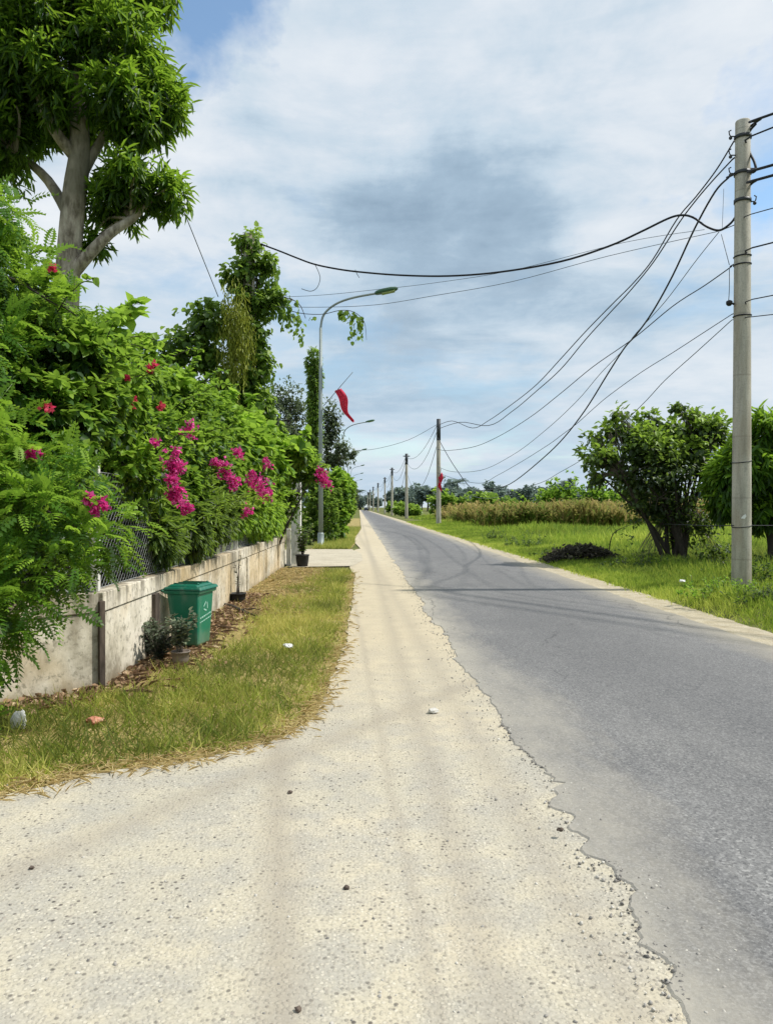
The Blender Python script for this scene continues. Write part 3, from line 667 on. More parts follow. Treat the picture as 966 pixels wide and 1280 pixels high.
# printed marks on the road-facing side: a ring emblem and slanted lettering bars
def onface(y, z, dx=.0035): return (.155+(.18-.155)*(z-.035)/(.565)+dx, y, z)
mb = MB()
def stroke(y0, z0, y1, z1, w=.008):
    d = Vector((y1-y0, z1-z0)); L = d.length; n_ = Vector((-d.y, d.x))/L*w/2
    mb.add([onface(y0+n_.x, z0+n_.y), onface(y0-n_.x, z0-n_.y), onface(y1-n_.x, z1-n_.y), onface(y1+n_.x, z1+n_.y)], [(0,1,2,3)])
for kx in range(3):
    a0 = R(90+120*kx); p0 = (math.cos(a0)*.052, .44+math.sin(a0)*.052); a1 = R(90+120*(kx+.72)); p1 = (math.cos(a1)*.052, .44+math.sin(a1)*.052); stroke(*p0, *p1, .016)
for row in range(2):
    y = -.13
    while y < .12:
        L = random.uniform(.02,.05); zz = .325 - row*.045 + (y+.13)*.14; stroke(y, zz, y+L, zz+L*.14, .016 if row == 0 else .012); y += L+random.uniform(.008,.014)
mb.build('printed_marking', M['binmark'], bn)

# ================================================================== SMALL THINGS ON THE VERGE
def plantpot(name, label, loc, r, h, mat):
    t = thing(name, label, 'pot plant', loc)
    mb = MB(); mb.lathe((0,0,0), [(r*.78,0),(r*.92,h*.5),(r,h*.93),(r*1.08,h*.93),(r*1.08,h),(r*.95,h),(r*.93,h*.88)], 18); mb.build('pot', mat, t)
    mb = MB(); mb.lathe((0,0,h*.80), [(r*.93,0),(r*.6,.012)], 14); mb.build('potting_soil', M['damp'], t)
    return t
def stems(t, n, h, spread, z0, T, lsize, lmat, lper, thick=.006, vb=.5, leafstart=.3, smat='twig', wander=.25):
    mb = MB(); P = []; D = []
    for i in range(n):
        a = random.uniform(0, 2*PI); s = random.uniform(.2,1)*spread; hh = h*random.uniform(.6,1); pts = []
        x = random.uniform(-.03,.03); y = random.uniform(-.03,.03)
        for k in range(6):
            u = k/5; pts.append(Vector((x+math.cos(a)*s*u**1.3+random.uniform(-1,1)*wander*.06*u, y+math.sin(a)*s*u**1.3+random.uniform(-1,1)*wander*.06*u, z0+hh*u)))
        mb.tube(pts, [thick*(1-.7*k/5) for k in range(6)], 5)
        for k in range(lper):
            u = random.uniform(leafstart,1); j = min(4, int(u*5)); p = pts[j].lerp(pts[j+1], u*5-j); P.append(tuple(p)); b = random.uniform(0,2*PI); D.append((math.cos(b), math.sin(b), random.uniform(-.3,.7)))
    mb.build('stem', M[smat], t)
    P = np.array(P); D = np.array(D); m = len(P)
    build_np('foliage', [scatter(T, P, D, np.tile([0,0,1.0],(m,1))+rdir(m)*.4, lsize*(.6+.8*RG.random(m)), vb+RG.normal(size=m)*.2)], M[lmat], t)
p = PZ(226,832); t = plantpot('potted_plant', 'straggly grey-leaved plant in dusty grey pot before the green bin', (p.x, p.y, 0), .085, .14, M['bagpot'])
stems(t, 16, .44, .24, .10, T_OVATE, .055, 'greyplant', 26, .005, .62)
p = PZ(297,754); t = plantpot('potted_plant', 'bare-stemmed plant in small black pot against the wall behind the bin', (p.x, p.y, 0), .13, .16, M['blackplastic'])
stems(t, 4, .75, .08, .12, T_OVATE, .05, 'greyplant', 7, .010, .3, .2)
p = PZ(378,708); t = plantpot('potted_shrub', 'bushy green shrub in round black pot at the foot of the gate pillar', (p.x, p.y, 0), .17, .30, M['blackplastic'])
stems(t, 14, .85, .32, .26, T_OVATE, .09, 'bushleaf', 26, .008, .45, .15)
# dead weeds left of the first pot
for i, (px, py, h) in enumerate(((200,828,.36), (186,822,.40))):
    p = PZ(px, py); t = thing('dry_weed', ['dark withered weed clump left of the dusty grey pot', 'withered weed growing at the wall foot, farther left of the pot'][i], 'weed', (p.x, p.y, 0))
    stems(t, 22, h, .18, 0, T_CURL, .05, 'greyplant', 16, .004, .25 if not i else .5, .1)
# log and twigs
lg = thing('fallen_branch', 'thin dark branch lying on the litter beside the bin', 'branch', tuple(PZ(296,765)))
a_ = PZ(276,758)-PZ(296,765); b_ = PZ(322,772)-PZ(296,765)
mb = MB(); mb.tube([a_+Vector((0,0,.03)), a_.lerp(b_,.3)+Vector((0,.03,.045)), a_.lerp(b_,.65)+Vector((.0,-.02,.03)), b_+Vector((0,0,.02))], [.03,.032,.025,.012], 8); mb.build('limb', M['bark_dark'], lg)
mb = MB(); mb.tube([a_.lerp(b_,.5)+Vector((0,0,.03)), a_.lerp(b_,.7)+Vector((.1,.12,.06)), b_+Vector((0,.25,.07))], [.012,.008,.004], 6); mb.build('twig', M['bark_dark'], lg)
def lump(name, label, cat, loc, size, mat, seed=0, flat=1):
    bm = bmesh.new(); bmesh.ops.create_icosphere(bm, subdivisions=3, radius=1); rs = random.Random(seed)
    o1 = Vector((rs.uniform(0,9), rs.uniform(0,9), rs.uniform(0,9)))
    from mathutils import noise as mn
    for v in bm.verts:
        k = 1+.5*mn.noise(v.co*1.3+o1)+.22*mn.noise(v.co*3.5+o1); v.co = Vector((v.co.x*k*size[0], v.co.y*k*size[1], max(-.6,v.co.z*k)*size[2]*flat))
    me = bpy.data.meshes.new(name); bm.to_mesh(me); bm.free(); o = link(name, me, mat); o.location = loc; tag(o, label, cat); return o
p = PZ(121,905); lump('brick_fragment', 'broken piece of pink brick in the grass near the wall', 'brick', (p.x, p.y, .025), (.065,.045,.028), M['brick'], 2)
p = PZ(360,815); lump('crumpled_paper', 'crumpled white paper on the grass in front of the bin', 'litter', (p.x, p.y, .065), (.05,.035,.025), M['white'], 5)
p = PZ(541,892); lump('white_stone', 'whitish stone on the gravel close to the asphalt edge', 'stone', (p.x, p.y, .02), (.035,.028,.018), M['stoneplain'], 9)
for i, (px, py, s, lb) in enumerate(((40,1087,.009,'dark pebble on the gravel apron at the left edge'), (433,1112,.010,'dark pebble alone in the middle of the gravel apron'), (373,1265,.009,'dark pebble at the bottom of the gravel apron'), (700,1048,.012,'dark pebble lying on the asphalt edge'), (363,992,.010,'dark pebble at the head of the wheel track'))):
    p = PZ(px, py); lump('pebble', lb, 'pebble', (p.x, p.y, .008 if px < 690 else .04), (s*1.2, s, s*.8), M['damp'], 20+i)
p = PZ(24,908); lump('concrete_lump', 'pale concrete lump standing in the grass below the feathery tree', 'concrete', (p.x, p.y, .03), (.045,.04,.075), M['post'], 14)

# ================================================================== TREES & SHRUBS (left)
def limb(mb, pts, r, n=9):
    pts = [Vector(p) for p in pts]; out = []; rr = []
    for i in range(len(pts)-1):
        p0 = pts[max(i-1,0)]; p1 = pts[i]; p2 = pts[i+1]; p3 = pts[min(i+2,len(pts)-1)]
        for k in range(4):
            t = k/4; out.append(.5*((2*p1)+(p2-p0)*t+(2*p0-5*p1+4*p2-p3)*t*t+(-p0+3*p1-3*p2+p3)*t**3)); rr.append(r[i]*(1-t)+r[i+1]*t)
    out.append(pts[-1]); rr.append(r[-1]); mb.tube(out, rr, n)
def twigs_to(mb, start, blobs, k=5, r=.03):
    for b in blobs:
        c = Vector(b[0])
        for i in range(k):
            e = c + Vector((random.uniform(-1,1)*b[1][0], random.uniform(-1,1)*b[1][1], random.uniform(-.6,1)*b[1][2]))*.7
            s = min(start, key=lambda q: (Vector(q)-c).length); s = Vector(s)
            limb(mb, [s, s.lerp(e,.5)+Vector((random.uniform(-.1,.1), random.uniform(-.1,.1), .1)), e], [r, r*.6, r*.25], 6)

# --- big mango tree behind the fence
YM = 12.0
def mp(px, py, dy=0): return PY(px, py, YM+dy)
base = mp(80, 420); base.z = 0
mt = thing('mango_tree', 'tall mango tree with thick pale trunk behind the hedge, top left', 'tree', tuple(base))
mb = MB(); O = base
limb(mb, [Vector((0,0,-.1)), mp(80,520)-O, mp(82,420)-O, mp(86,330)-O, mp(94,240)-O, mp(100,190)-O, mp(98,120)-O, mp(92,50)-O, mp(95,-40)-O], [.28,.22,.195,.185,.18,.16,.12,.09,.05], 14)
limb(mb, [mp(98,225)-O, mp(115,195,.1)-O, mp(130,168,.2)-O, mp(138,130,.2)-O, mp(150,80,.2)-O], [.10,.08,.065,.05,.03])
limb(mb, [mp(88,345)-O, mp(112,318,-.1)-O, mp(138,292,-.1)-O, mp(165,274,0)-O, mp(190,250,0)-O], [.12,.095,.08,.065,.03])
limb(mb, [mp(98,200)-O, mp(70,165,-.2)-O, mp(52,125,-.3)-O, mp(40,70,-.3)-O], [.11,.085,.07,.04])
limb(mb, [mp(92,280)-O, mp(60,225,.4)-O, mp(20,190,.6)-O, mp(-20,160,.8)-O], [.10,.08,.06,.04])
def B(px, py, dy, r, ry=None, rz=None, w=None):
    b = (mp(px,py,dy)-O, (r, ry or r, rz or r)); return b if w is None else (*b, w)
blobs = [B(150,60,0,.62,.8,.62), B(185,112,.1,.55,.6,.40), B(205,135,.0,.32,.4,.30), B(120,25,.2,.55,.6,.6), B(150,120,-.4,.45,.5,.35), B(170,160,-.1,.42,.45,.20), B(195,160,.1,.2,.3,.2),
         B(165,228,0,.50,.55,.30), B(202,240,.1,.30,.4,.26), B(138,252,.2,.34,.45,.30), B(45,28,-.4,.55,.6,.55), B(15,75,-.4,.5,.6,.5), B(62,90,-.5,.22,.35,.55), B(35,125,.4,.5,.5,.35),
         B(-30,50,.2,.7,.9,.8), B(8,165,.1,.5,.6,.40), B(-40,170,.3,.7,.9,.7), B(80,-55,0,.9,1.0,.8), B(165,-30,.2,.6,.7,.6), B(30,-70,-.2,1.0,1.0,.7), B(118,300,.3,.20,.25,.22), B(100,150,.6,.4,.4,.35), B(75,150,.9,.5,.4,.3)]
twigs_to(mb, [mp(98,120)-O, mp(138,130)-O, mp(165,274)-O, mp(40,70)-O, mp(20,190)-O, mp(95,0)-O], blobs, 4, .035)
mb.build('trunk', M['bark'], mt)
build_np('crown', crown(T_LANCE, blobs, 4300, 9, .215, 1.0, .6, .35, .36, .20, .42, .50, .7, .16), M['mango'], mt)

# --- feathery (pinnate) tree in front, over the corner of the wall
fo = Vector((-3.05, 5.55, 0)); ft = thing('feathery_tree', 'feathery-leaved tree leaning over the wall corner at left edge', 'tree', tuple(fo))
def fp(px, py, Y): return PY(px, py, Y)-fo
mb = MB()
limb(mb, [(0,0,-.1), (.05,.05,.8), (-.02,.0,1.6), (.1,.05,2.4), (.05,.0,3.2), (.1,0,3.8)], [.08,.07,.06,.045,.03,.012])
fb = [(fp(8,270,5.9),(.17,.3,.20)), (fp(0,340,5.7),(.25,.4,.26)), (fp(45,372,5.7),(.18,.3,.11)), (fp(88,385,5.8),(.13,.25,.07)), (fp(-70,310,5.6),(.40,.5,.5)),
      (fp(-5,430,5.4),(.22,.3,.2)), (fp(10,580,5.1),(.30,.35,.2)), (fp(40,640,4.95),(.40,.4,.26)), (fp(95,600,5.3),(.22,.25,.16)), (fp(108,662,5.0),(.26,.3,.13)), (fp(62,705,4.9),(.32,.35,.16)),
      (fp(20,742,4.8),(.28,.3,.15)), (fp(-12,800,4.7),(.17,.3,.18)), (fp(-60,600,5.0),(.5,.6,.8)), (fp(-60,450,5.4),(.5,.6,.5)), (fp(5,870,4.7),(.07,.15,.12))]
twigs_to(mb, [(.05,0,.8),(0,0,1.6),(.1,0,2.4),(.05,0,3.2)], fb, 3, .018); mb.build('trunk', M['bark_dark'], ft)
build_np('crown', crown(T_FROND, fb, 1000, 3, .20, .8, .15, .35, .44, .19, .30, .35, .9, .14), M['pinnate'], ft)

# --- shrubs of the hedge, Y along the fence
def shrub(name, label, cat, org, blobs, T, nros, per, size, mat, vb=.42, shoots=26, slen=1.0, shell=.35, **kw):
    o = Vector(org); t = thing(name, label, cat, tuple(o)); bl = [(Vector(b[0])-o, b[1]) for b in blobs]
    mb = MB()
    for b in bl[:5]:
        c = Vector(b[0]); limb(mb, [Vector((-.12+random.uniform(-.1,.1), c.y*.9, 0)), Vector((c.x*.4-.05, c.y*.95, c.z*.5)), c], [.03,.022,.010], 7)
    SP = []; SD = []; SZ = []; SV = []
    for i in range(shoots):
        b = random.choice(bl); o_ = Vector((random.gauss(.25,.6), random.gauss(-.1,.7), random.uniform(.0,1.0))).normalized(); c = Vector(b[0]); p0 = c + Vector((o_.x*b[1][0], o_.y*b[1][1], o_.z*b[1][2]))*.85
        L = random.uniform(.25,.6)*slen; pts = [p0 + (o_ + Vector((0,0,.5)))*L*u + Vector((0,0,-L*.55*u*u)) for u in (0,.33,.66,1)]; mb.tube(pts, [.006,.005,.004,.002], 4)
        q = spline(pts, 5)
        for k_ in range(3, len(q)):
            for s_ in range(2): SP.append(tuple(q[k_])); v_ = Vector((random.gauss(0,1), random.gauss(0,1), random.gauss(.1,.5))); SD.append(tuple(v_)); SZ.append(size*random.uniform(.6,1.05)); SV.append(random.gauss(.78,.14))
    twigs_to(mb, [Vector(b[0])*.6 for b in bl], bl, 4, .012); mb.build('stem', M['bark_dark'], t)
    ch = crown(T, bl, nros, per, size, vbase=vb, shell=shell, **kw)
    if SP: ch.append(scatter(T, np.array(SP), np.array(SD), np.tile([0,0,1.0],(len(SP),1))+rdir(len(SP))*.4, np.array(SZ), np.array(SV)))
    build_np('foliage', ch, M[mat], t)
    return t
def flowers(t, spots, mat='petal', dens=1.0):
    o = Vector(t.location)
    for (p, r, n) in spots:
        n = int(n*1.9); r *= 1.15; q = np.array(Vector(p)-o) + np.array([.09,-.05,0]); lob = q + rdir(6)*r*.5
        pos = lob[RG.integers(0,6,n)] + RG.normal(size=(n,3))*r*.26; P = np.repeat(pos, 3, 0); m = len(P)
        ch = scatter(T_PETAL, P, rdir(m)+[.3,-.25,.1], rdir(m), (.026+.0014*float(p[1]))*(.7+.6*RG.random(m)), .45+RG.normal(size=m)*.38)
        build_np('flower_cluster', [ch], M[mat], t)
def fx(px, py, X): return PX(px, py, X)
HO = 'hedge plants along the wall fence'
b1 = [((-2.95,7.0,1.5),(.5,.7,.65)), ((-2.75,7.0,2.35),(.5,.6,.5)), ((-2.2,7.4,1.85),(.28,.6,.35)), ((-2.9,6.5,2.55),(.5,.5,.45)), ((-2.25,7.0,2.45),(.26,.5,.32)), ((-2.55,7.3,2.8),(.35,.5,.22))]
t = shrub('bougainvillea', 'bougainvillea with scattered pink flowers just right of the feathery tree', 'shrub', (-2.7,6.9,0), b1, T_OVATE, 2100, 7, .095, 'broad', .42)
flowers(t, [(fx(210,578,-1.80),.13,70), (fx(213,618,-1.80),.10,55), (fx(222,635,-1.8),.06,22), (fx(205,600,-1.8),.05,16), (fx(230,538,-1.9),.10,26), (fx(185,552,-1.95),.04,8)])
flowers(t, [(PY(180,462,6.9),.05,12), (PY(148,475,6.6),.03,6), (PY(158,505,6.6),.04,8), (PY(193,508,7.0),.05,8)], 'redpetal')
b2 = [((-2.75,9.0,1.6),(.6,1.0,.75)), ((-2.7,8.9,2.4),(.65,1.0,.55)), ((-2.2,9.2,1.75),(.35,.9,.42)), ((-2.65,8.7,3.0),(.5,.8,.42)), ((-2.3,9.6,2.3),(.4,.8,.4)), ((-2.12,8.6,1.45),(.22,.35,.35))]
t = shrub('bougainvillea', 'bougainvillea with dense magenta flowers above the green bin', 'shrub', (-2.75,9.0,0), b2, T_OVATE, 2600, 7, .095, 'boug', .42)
flowers(t, [(fx(272,590,-1.78),.12,42), (fx(262,578,-1.85),.08,16), (fx(290,567,-1.85),.10,20), (fx(284,604,-1.78),.11,34)])
b3 = [((-2.7,11.6,1.7),(.65,1.3,.85)), ((-2.6,11.3,2.5),(.7,1.3,.6)), ((-2.15,11.8,2.0),(.35,1.2,.5)), ((-2.6,10.6,3.0),(.5,.8,.4)), ((-2.6,12.4,3.0),(.6,.8,.45))]
t = shrub('bougainvillea', 'bougainvillea with the two largest magenta flower heads mid hedge', 'shrub', (-2.7,11.6,0), b3, T_OVATE, 3000, 7, .11, 'boug', .45)
flowers(t, [(fx(318,607,-1.72),.20,60), (fx(324,617,-1.70),.16,50), (fx(303,642,-1.78),.11,28), (fx(327,580,-1.72),.10,18), (fx(308,596,-1.78),.10,20)])
b4 = [((-2.6,14.6,1.8),(.7,1.5,.95)), ((-2.5,14.2,2.7),(.75,1.5,.6)), ((-2.0,14.8,2.3),(.45,1.4,.55)), ((-2.5,16.8,2.2),(.7,1.2,1.0)), ((-1.9,17.2,2.6),(.6,.9,.38)), ((-1.45,16.9,2.72),(.42,.6,.26)), ((-2.3,16.0,3.1),(.5,.9,.3))]
t = shrub('broad_leaved_shrub', 'large-leaved shrub spilling over the fence beside the gate pillar', 'shrub', (-2.6,14.6,0), b4, T_HEART, 2500, 6, .19, 'broad', .5)
b5 = [((-1.35,17.9,2.45),(.35,.4,.25)), ((-1.9,17.9,1.7),(.4,.5,.7)), ((-1.05,17.7,2.25),(.18,.2,.12))]
t = shrub('bougainvillea', 'bougainvillea with one reddish-pink spray hanging beside the gate pillar', 'shrub', (-1.95,17.9,0), b5, T_OVATE, 550, 6, .11, 'boug', .45)
flowers(t, [(PY(397,592,17.5),.16,60), (PY(404,602,17.5),.16,55)])
# fern-like tree's own few flowers belong to a climbing bougainvillea within it
t = shrub('bougainvillea', 'bougainvillea twining through the feathery tree with few pink flowers', 'shrub', (-2.75,5.95,0), [((-2.55,5.9,1.6),(.4,.3,.5)), ((-2.9,6.0,2.5),(.5,.35,.7)), ((-3.1,6.1,3.3),(.5,.35,.5))], T_OVATE, 900, 7, .085, 'boug', .42)
flowers(t, [(PY(98,626,4.85),.040,12), (PY(118,632,4.85),.035,12), (PY(106,640,4.85),.03,8), (PY(27,568,5.0),.045,16)])
flowers(t, [(PY(53,338,5.6),.025,5), (PY(46,510,5.2),.03,5)], 'redpetal')
bq = [(tuple(PY(40,425,5.9)),(.32,.35,.24)), (tuple(PY(85,440,6.1)),(.34,.35,.26)), (tuple(PY(30,500,5.8)),(.38,.4,.30)), (tuple(PY(80,520,5.9)),(.30,.35,.30)), (tuple(PY(50,580,5.7)),(.34,.35,.25)), (tuple(PY(110,500,6.3)),(.30,.3,.35))]
shrub('leafy_climber', 'mid-green small-leaved climber between the feathery tree fronds and the hedge', 'climber', (-2.75,5.95,0), bq, T_OVATE, 1500, 7, .10, 'boug', .44)
# fine drooping shrub under the flowers
b6 = [((-2.10,9.4,1.25),(.24,.5,.38)), ((-2.0,10.4,1.35),(.24,.6,.30)), ((-2.15,8.2,1.15),(.16,.4,.25))]
shrub('fine_leaved_shrub', 'dark thin-leaved shrub drooping over the coping behind the bin', 'shrub', (-2.35,10.0,0), b6, T_LANCE, 1300, 8, .15, 'bushleaf', .40, droop=.8, vtop=.2)
b7 = [((-2.05,12.6,1.35),(.16,.5,.30)), ((-1.98,14.0,1.45),(.28,.9,.5)), ((-1.92,15.8,1.4),(.25,.9,.55))]
shrub('weeping_shrub', 'pale green weeping shrub hanging through the fence before the gate pillar', 'shrub', (-2.2,13.8,0), b7, T_LANCE, 1500, 8, .17, 'broad', .58, droop=1.0, vtop=.15)
# background shrubs to fill behind the fence
b8 = [((-4.0,8.0,1.4),(1.0,1.6,1.2)), ((-3.9,10.5,1.5),(.9,1.6,1.2)), ((-3.8,13.5,1.7),(1.0,1.8,1.3))]
shrub('garden_shrub', 'dark garden shrub filling the gap behind the flowering hedge', 'shrub', (-4.0,10.0,0), b8, T_HEART, 1700, 6, .20, 'bushleaf', .4)
b9 = [((-3.6,8.2,2.7),(.7,.9,.55)), ((-3.0,8.3,3.15),(.45,.7,.35)), ((-3.9,9.5,2.9),(.9,1.0,.6)), ((-3.0,10.8,2.95),(.5,.9,.35)), ((-4.6,7.8,2.7),(.8,.8,.8))]
shrub('young_mulberry', 'upright shrub with large pale leaves rising above the hedge beside the mango trunk', 'shrub', (-3.6,8.6,0), b9, T_HEART, 800, 6, .19, 'broad', .58, twig=.12, rough=.4)

# ================================================================== POLES
def pole_mesh(h, rb, rt):
    mb = MB(); mb.tube([(0,0,-.3),(0,0,0),(0,0,h*.5),(0,0,h-.02),(0,0,h)], [rb,rb,(rb+rt)/2,rt,rt*.93], 20); return mb
def hardware(t, h, rt):
    mb = MB()
    for z in (h-.30, h-.95, h-1.45):
        mb.tube([(0,0,z-.03),(0,0,z+.03)], rt+.02, 20, True)
    mb.build('pole_band', M['darkmetal'], t)
    for z, s in ((h-.28,-1), (h-.62,-1), (h-.95,-1), (h-1.45,1)):
        mb = MB(); x0 = s*(rt+.005); mb.tube([(x0,0,z),(x0+s*.09,0,z),(x0+s*.11,0,z+.03),(x0+s*.12,0,z+.09),(x0+s*.08,0,z+.11)], .012, 6)
        mb.lathe((x0+s*.09,0,z-.06), [(.012,0),(.03,.015),(.03,.045),(.012,.06)], 10); mb.build('hook', M['darkmetal'], t)
P1 = PZ(926, 737); pole1 = thing('utility_pole', 'nearest and tallest concrete utility pole on the right verge', 'utility pole', (P1.x, P1.y, 0), 0, 'utility poles along the right roadside')
pole_mesh(8.5, .172, .128).build('shaft', M['pole'], pole1); hardware(pole1, 8.5, .13)
mb = MB(); mb.tube([(-.16,-.02,5.18),(-.22,-.02,5.2)], .02, 6); mb.lathe((-.25,-.02,5.15), [(.03,0),(.055,.03),(.055,.08),(.02,.10)], 12); mb.build('junction_box', M['blackplastic'], pole1)
for z in (2.33, 5.9, 4.97, 1.16, 6.05):
    mb = MB(); rr_ = .172-(.044)*z/8.5+.003; mb.tube([(rr_*math.cos(a), rr_*math.sin(a), z+.03*math.sin(a+1)*(1 if z < 3 else .3)) for a in [2*PI*i/24 for i in range(25)]], .008 if z < 3 else .014, 5); mb.build('wire_wrap', M['cable'], pole1)
mb = MB(); mb.add([(-.10,-.162,1.30),(-.03,-.17,1.29),(.0,-.172,1.34),(-.02,-.172,1.38),(-.06,-.168,1.35)], [(0,1,2,3,4)]); mb.build('paper_scrap', M['white'], pole1)
poles_y = [(548,60), (508,99), (490,134), (481,177), (472.5,218), (466.5,258), (462.5,300), (459.5,345)]
ordn = ['second', 'third', 'fourth', 'fifth', 'sixth']
pole2 = thing('utility_pole', 'second concrete utility pole along the road, red flag on it', 'utility pole', tuple(PY(548,634,60).xy)+(0,), 0, 'utility poles along the right roadside')
pole_mesh(8.6, .20, .15).build('shaft', M['pole'], pole2)
mb = MB(); mb.tube([(0,0,6.9),(0,0,8.63)], .165, 12); mb.build('dark_top', M['darkmetal'], pole2)
far_poles = [pole2]
t3 = thing('utility_pole', 'third concrete utility pole along the right side of the road', 'utility pole', tuple(PY(508,634,99).xy)+(0,), 0, 'utility poles along the right roadside')
pole_mesh(8.6, .22, .16).build('shaft', M['pole'], t3)
mb = MB(); mb.tube([(0,0,7.2),(0,0,8.63)], .19, 10); mb.box((0,0,8.3),(.9,.12,.12)); mb.build('dark_top', M['darkmetal'], t3); far_poles.append(t3)
for i, (px, Y) in enumerate(poles_y[2:]):
    c = copy_tree(t3, tuple(PY(px,634,Y).xy)+(0,)); far_poles.append(c)
    c['label'] = f'{ordn[i+2]} concrete utility pole along the right side of the road' if i < 3 else 'one of the tiny farthest utility poles at the road vanishing point'

# ------------------------------------------------------------------ cables
def cable(pts, r, label, mat='cable', name='overhead_cable', grow=0.0):
    q = spline(pts); rr = [r + grow*max(0, p.y-13) for p in q]
    mb = MB(); mb.tube(q, rr, 6); o = mb.build(name, M[mat]); tag(o, label, 'cable'); return o
XR = 6.74
def along(px_list, X=XR): return [PX(a, b, X) for a, b in px_list]
P2x = far_poles[0].location
cable(along([(917,176),(895,212),(870,245),(845,275),(815,325),(790,355),(765,380),(730,416),(700,449),(670,481),(640,505),(610,526),(590,535)])+[Vector((6.6,52,7.55)), Vector((P2x.x-.1,60,8.1))], .013, 'topmost black cable running from the nearest pole to the second', grow=.0002)
cable(along([(916,198),(890,226),(868,252),(848,279),(816,328),(785,366),(760,393),(731,425),(700,462),(670,489),(640,514),(610,532)])+[Vector((6.6,48,7.0)), Vector((P2x.x-.1,60,7.8))], .013, 'second black cable just beneath the topmost between the poles', grow=.0002)
cable(along([(910,222),(893,240),(868,285),(840,345),(815,390),(795,418),(780,435),(760,466),(730,514),(700,552),(670,580),(645,600),(630,608),(612,612)])+[Vector((6.6,43,2.6)), Vector((6.55,50,4.2)), Vector((6.5,56,5.9)), Vector((P2x.x-.1,60,7.2))], .018, 'thick black cable sagging lowest between the nearest two poles', grow=.00015)
cable(along([(914,333),(880,357),(840,383),(790,424),(740,459),(700,492),(660,523),(620,547),(590,559)])+[Vector((6.6,55,5.7)), Vector((P2x.x-.1,60,6.2))], .011, 'cable leaving the nearest pole at mid height in a shallow sag', 'cable', grow=.00015)
cable(along([(898,290),(870,325),(830,378),(795,416),(778,438),(750,467),(720,502),(680,539),(640,569),(600,588)])+[Vector((6.6,52,4.0)), Vector((P2x.x-.1,60,4.8))], .007, 'thin wire branching off the curled cross-road cable toward the second pole', 'thinwire', grow=.0002)
cable(along([(914,393),(880,415),(840,441),(800,466),(760,495),(740,512),(720,530),(700,545),(685,556),(650,578),(620,595),(600,604)])+[Vector((6.6,50,3.4)), Vector((P2x.x-.1,60,4.3))], .008, 'lower cable passing in front of the bush top toward the second pole', grow=.00015)
cable(along([(914,400),(870,440),(830,476),(800,508),(740,565),(700,590),(665,607)])+[Vector((6.6,40,2.0)), Vector((P2x.x-.1,60,3.6))], .008, 'lowest thin wire dropping behind the bush from the nearest pole', 'thinwire', grow=.00015)
# cross-road cable
cr = [(932,232),(926,250),(918,272),(908,283),(897,288),(882,283),(866,272),(852,269),(835,273),(800,290),(760,308),(700,327),(625,340),(560,345),(500,344),(450,340),(420,336),(392,330),(370,322),(350,314),(326,305)]
def cross(l, ya=13.3, yb=17.5, xa=930, xb=330): return [PY(a, b, ya+(yb-ya)*(xa-a)/(xa-xb)) for a, b in l]
cable(cross(cr), .021, 'thick black cable crossing high over the road to the vine-covered pole')
cable(cross([(898,289),(760,320),(640,352),(540,370),(470,381),(400,384),(330,383)]), .006, 'thin lower wire crossing the road toward the vine tufts', 'thinwire')
cable(cross([(880,287),(780,303),(640,338),(540,354),(470,362),(400,369),(330,372)]), .005, 'faint thin wire crossing the road just under the thick cable', 'thinwire')
cable(cross([(394,331),(399,342),(400,350),(396,360),(388,364),(377,361)]), .008, 'loose curled wire end dangling from the cross-road cable', 'thinwire', 'dangling_wire')
cable(cross([(444,337),(446,342),(449,347)]), .007, 'short wire stub hanging from the cross-road cable', 'thinwire', 'dangling_wire')
# cables leaving the nearest pole towards the camera side
def out_right(l, zend, r, label, sag=1.3, mat='cable'):
    pts = [PX(a, b, P1.x+.12) for a, b in l]; e = pts[-1]; end = Vector((24, -16, zend))  # unseen end swung far right so cable shadows miss the near road
    for t in (.15,.35,.6,.8): pts.append(e.lerp(end, t)-Vector((0,0,sag*4*t*(1-t)*.8)))
    pts.append(end); cable(pts, r, label, mat)
out_right([(937,158),(950,149),(966,142)], 8.2, .022, 'uppermost black cable leaving the nearest pole past the right edge')
out_right([(914,200),(935,183),(966,159)], 7.9, .016, 'second cable from the pole top crossing its shaft to the right edge')
out_right([(908,222),(928,213),(945,211),(966,206)], 7.4, .024, 'third black cable from the pole rising gently to the right edge')
out_right([(936,232),(944,226),(966,219)], 7.1, .024, 'fourth black cable at the pole, rising to the right edge')
out_right([(898,289),(930,276),(966,260)], 6.7, .009, 'thin black cable with a small clamp right of the nearest pole')
out_right([(912,333),(935,320),(966,303)], 6.0, .014, 'mid-height cable rising from the nearest pole to the right edge')
out_right([(914,393),(935,384),(966,369)], 5.2, .010, 'lower cable climbing slightly from the nearest pole to the right edge')
out_right([(914,400),(935,396),(966,393)], 4.9, .008, 'lowest nearly level wire from the nearest pole to the right edge')
cable([PX(a,b,P1.x+.1) for a,b in ((944,155),(936,165),(934,180),(937,192),(942,202),(944,212),(939,215),(934,203))], .022, 'looped cable tail hanging from the top of the nearest pole', name='dangling_wire')
cable([PX(a,b,P1.x-.3) for a,b in ((904,236),(903,262),(902,287))], .004, 'hair-thin vertical wire left of the nearest pole, upper length', 'thinwire', 'dangling_wire')
cable([PX(a,b,P1.x-.22) for a,b in ((901,293),(906,312),(911,331))], .007, 'short slanting wire joining two cables left of the nearest pole', 'thinwire', 'dangling_wire')
cable([PX(a,b,P1.x-.22) for a,b in ((911,336),(911,360),(910,378))], .007, 'vertical drop wire running to the junction box on the pole', 'thinwire', 'dangling_wire')
cable([PY(966+200,658,13.0), PY(966,657,13.2), PY(915,657,13.25), PY(880,657,14), PY(830,655,18.4)], .008, 'low black wire stretched level from the bush to the pole', name='low_wire')
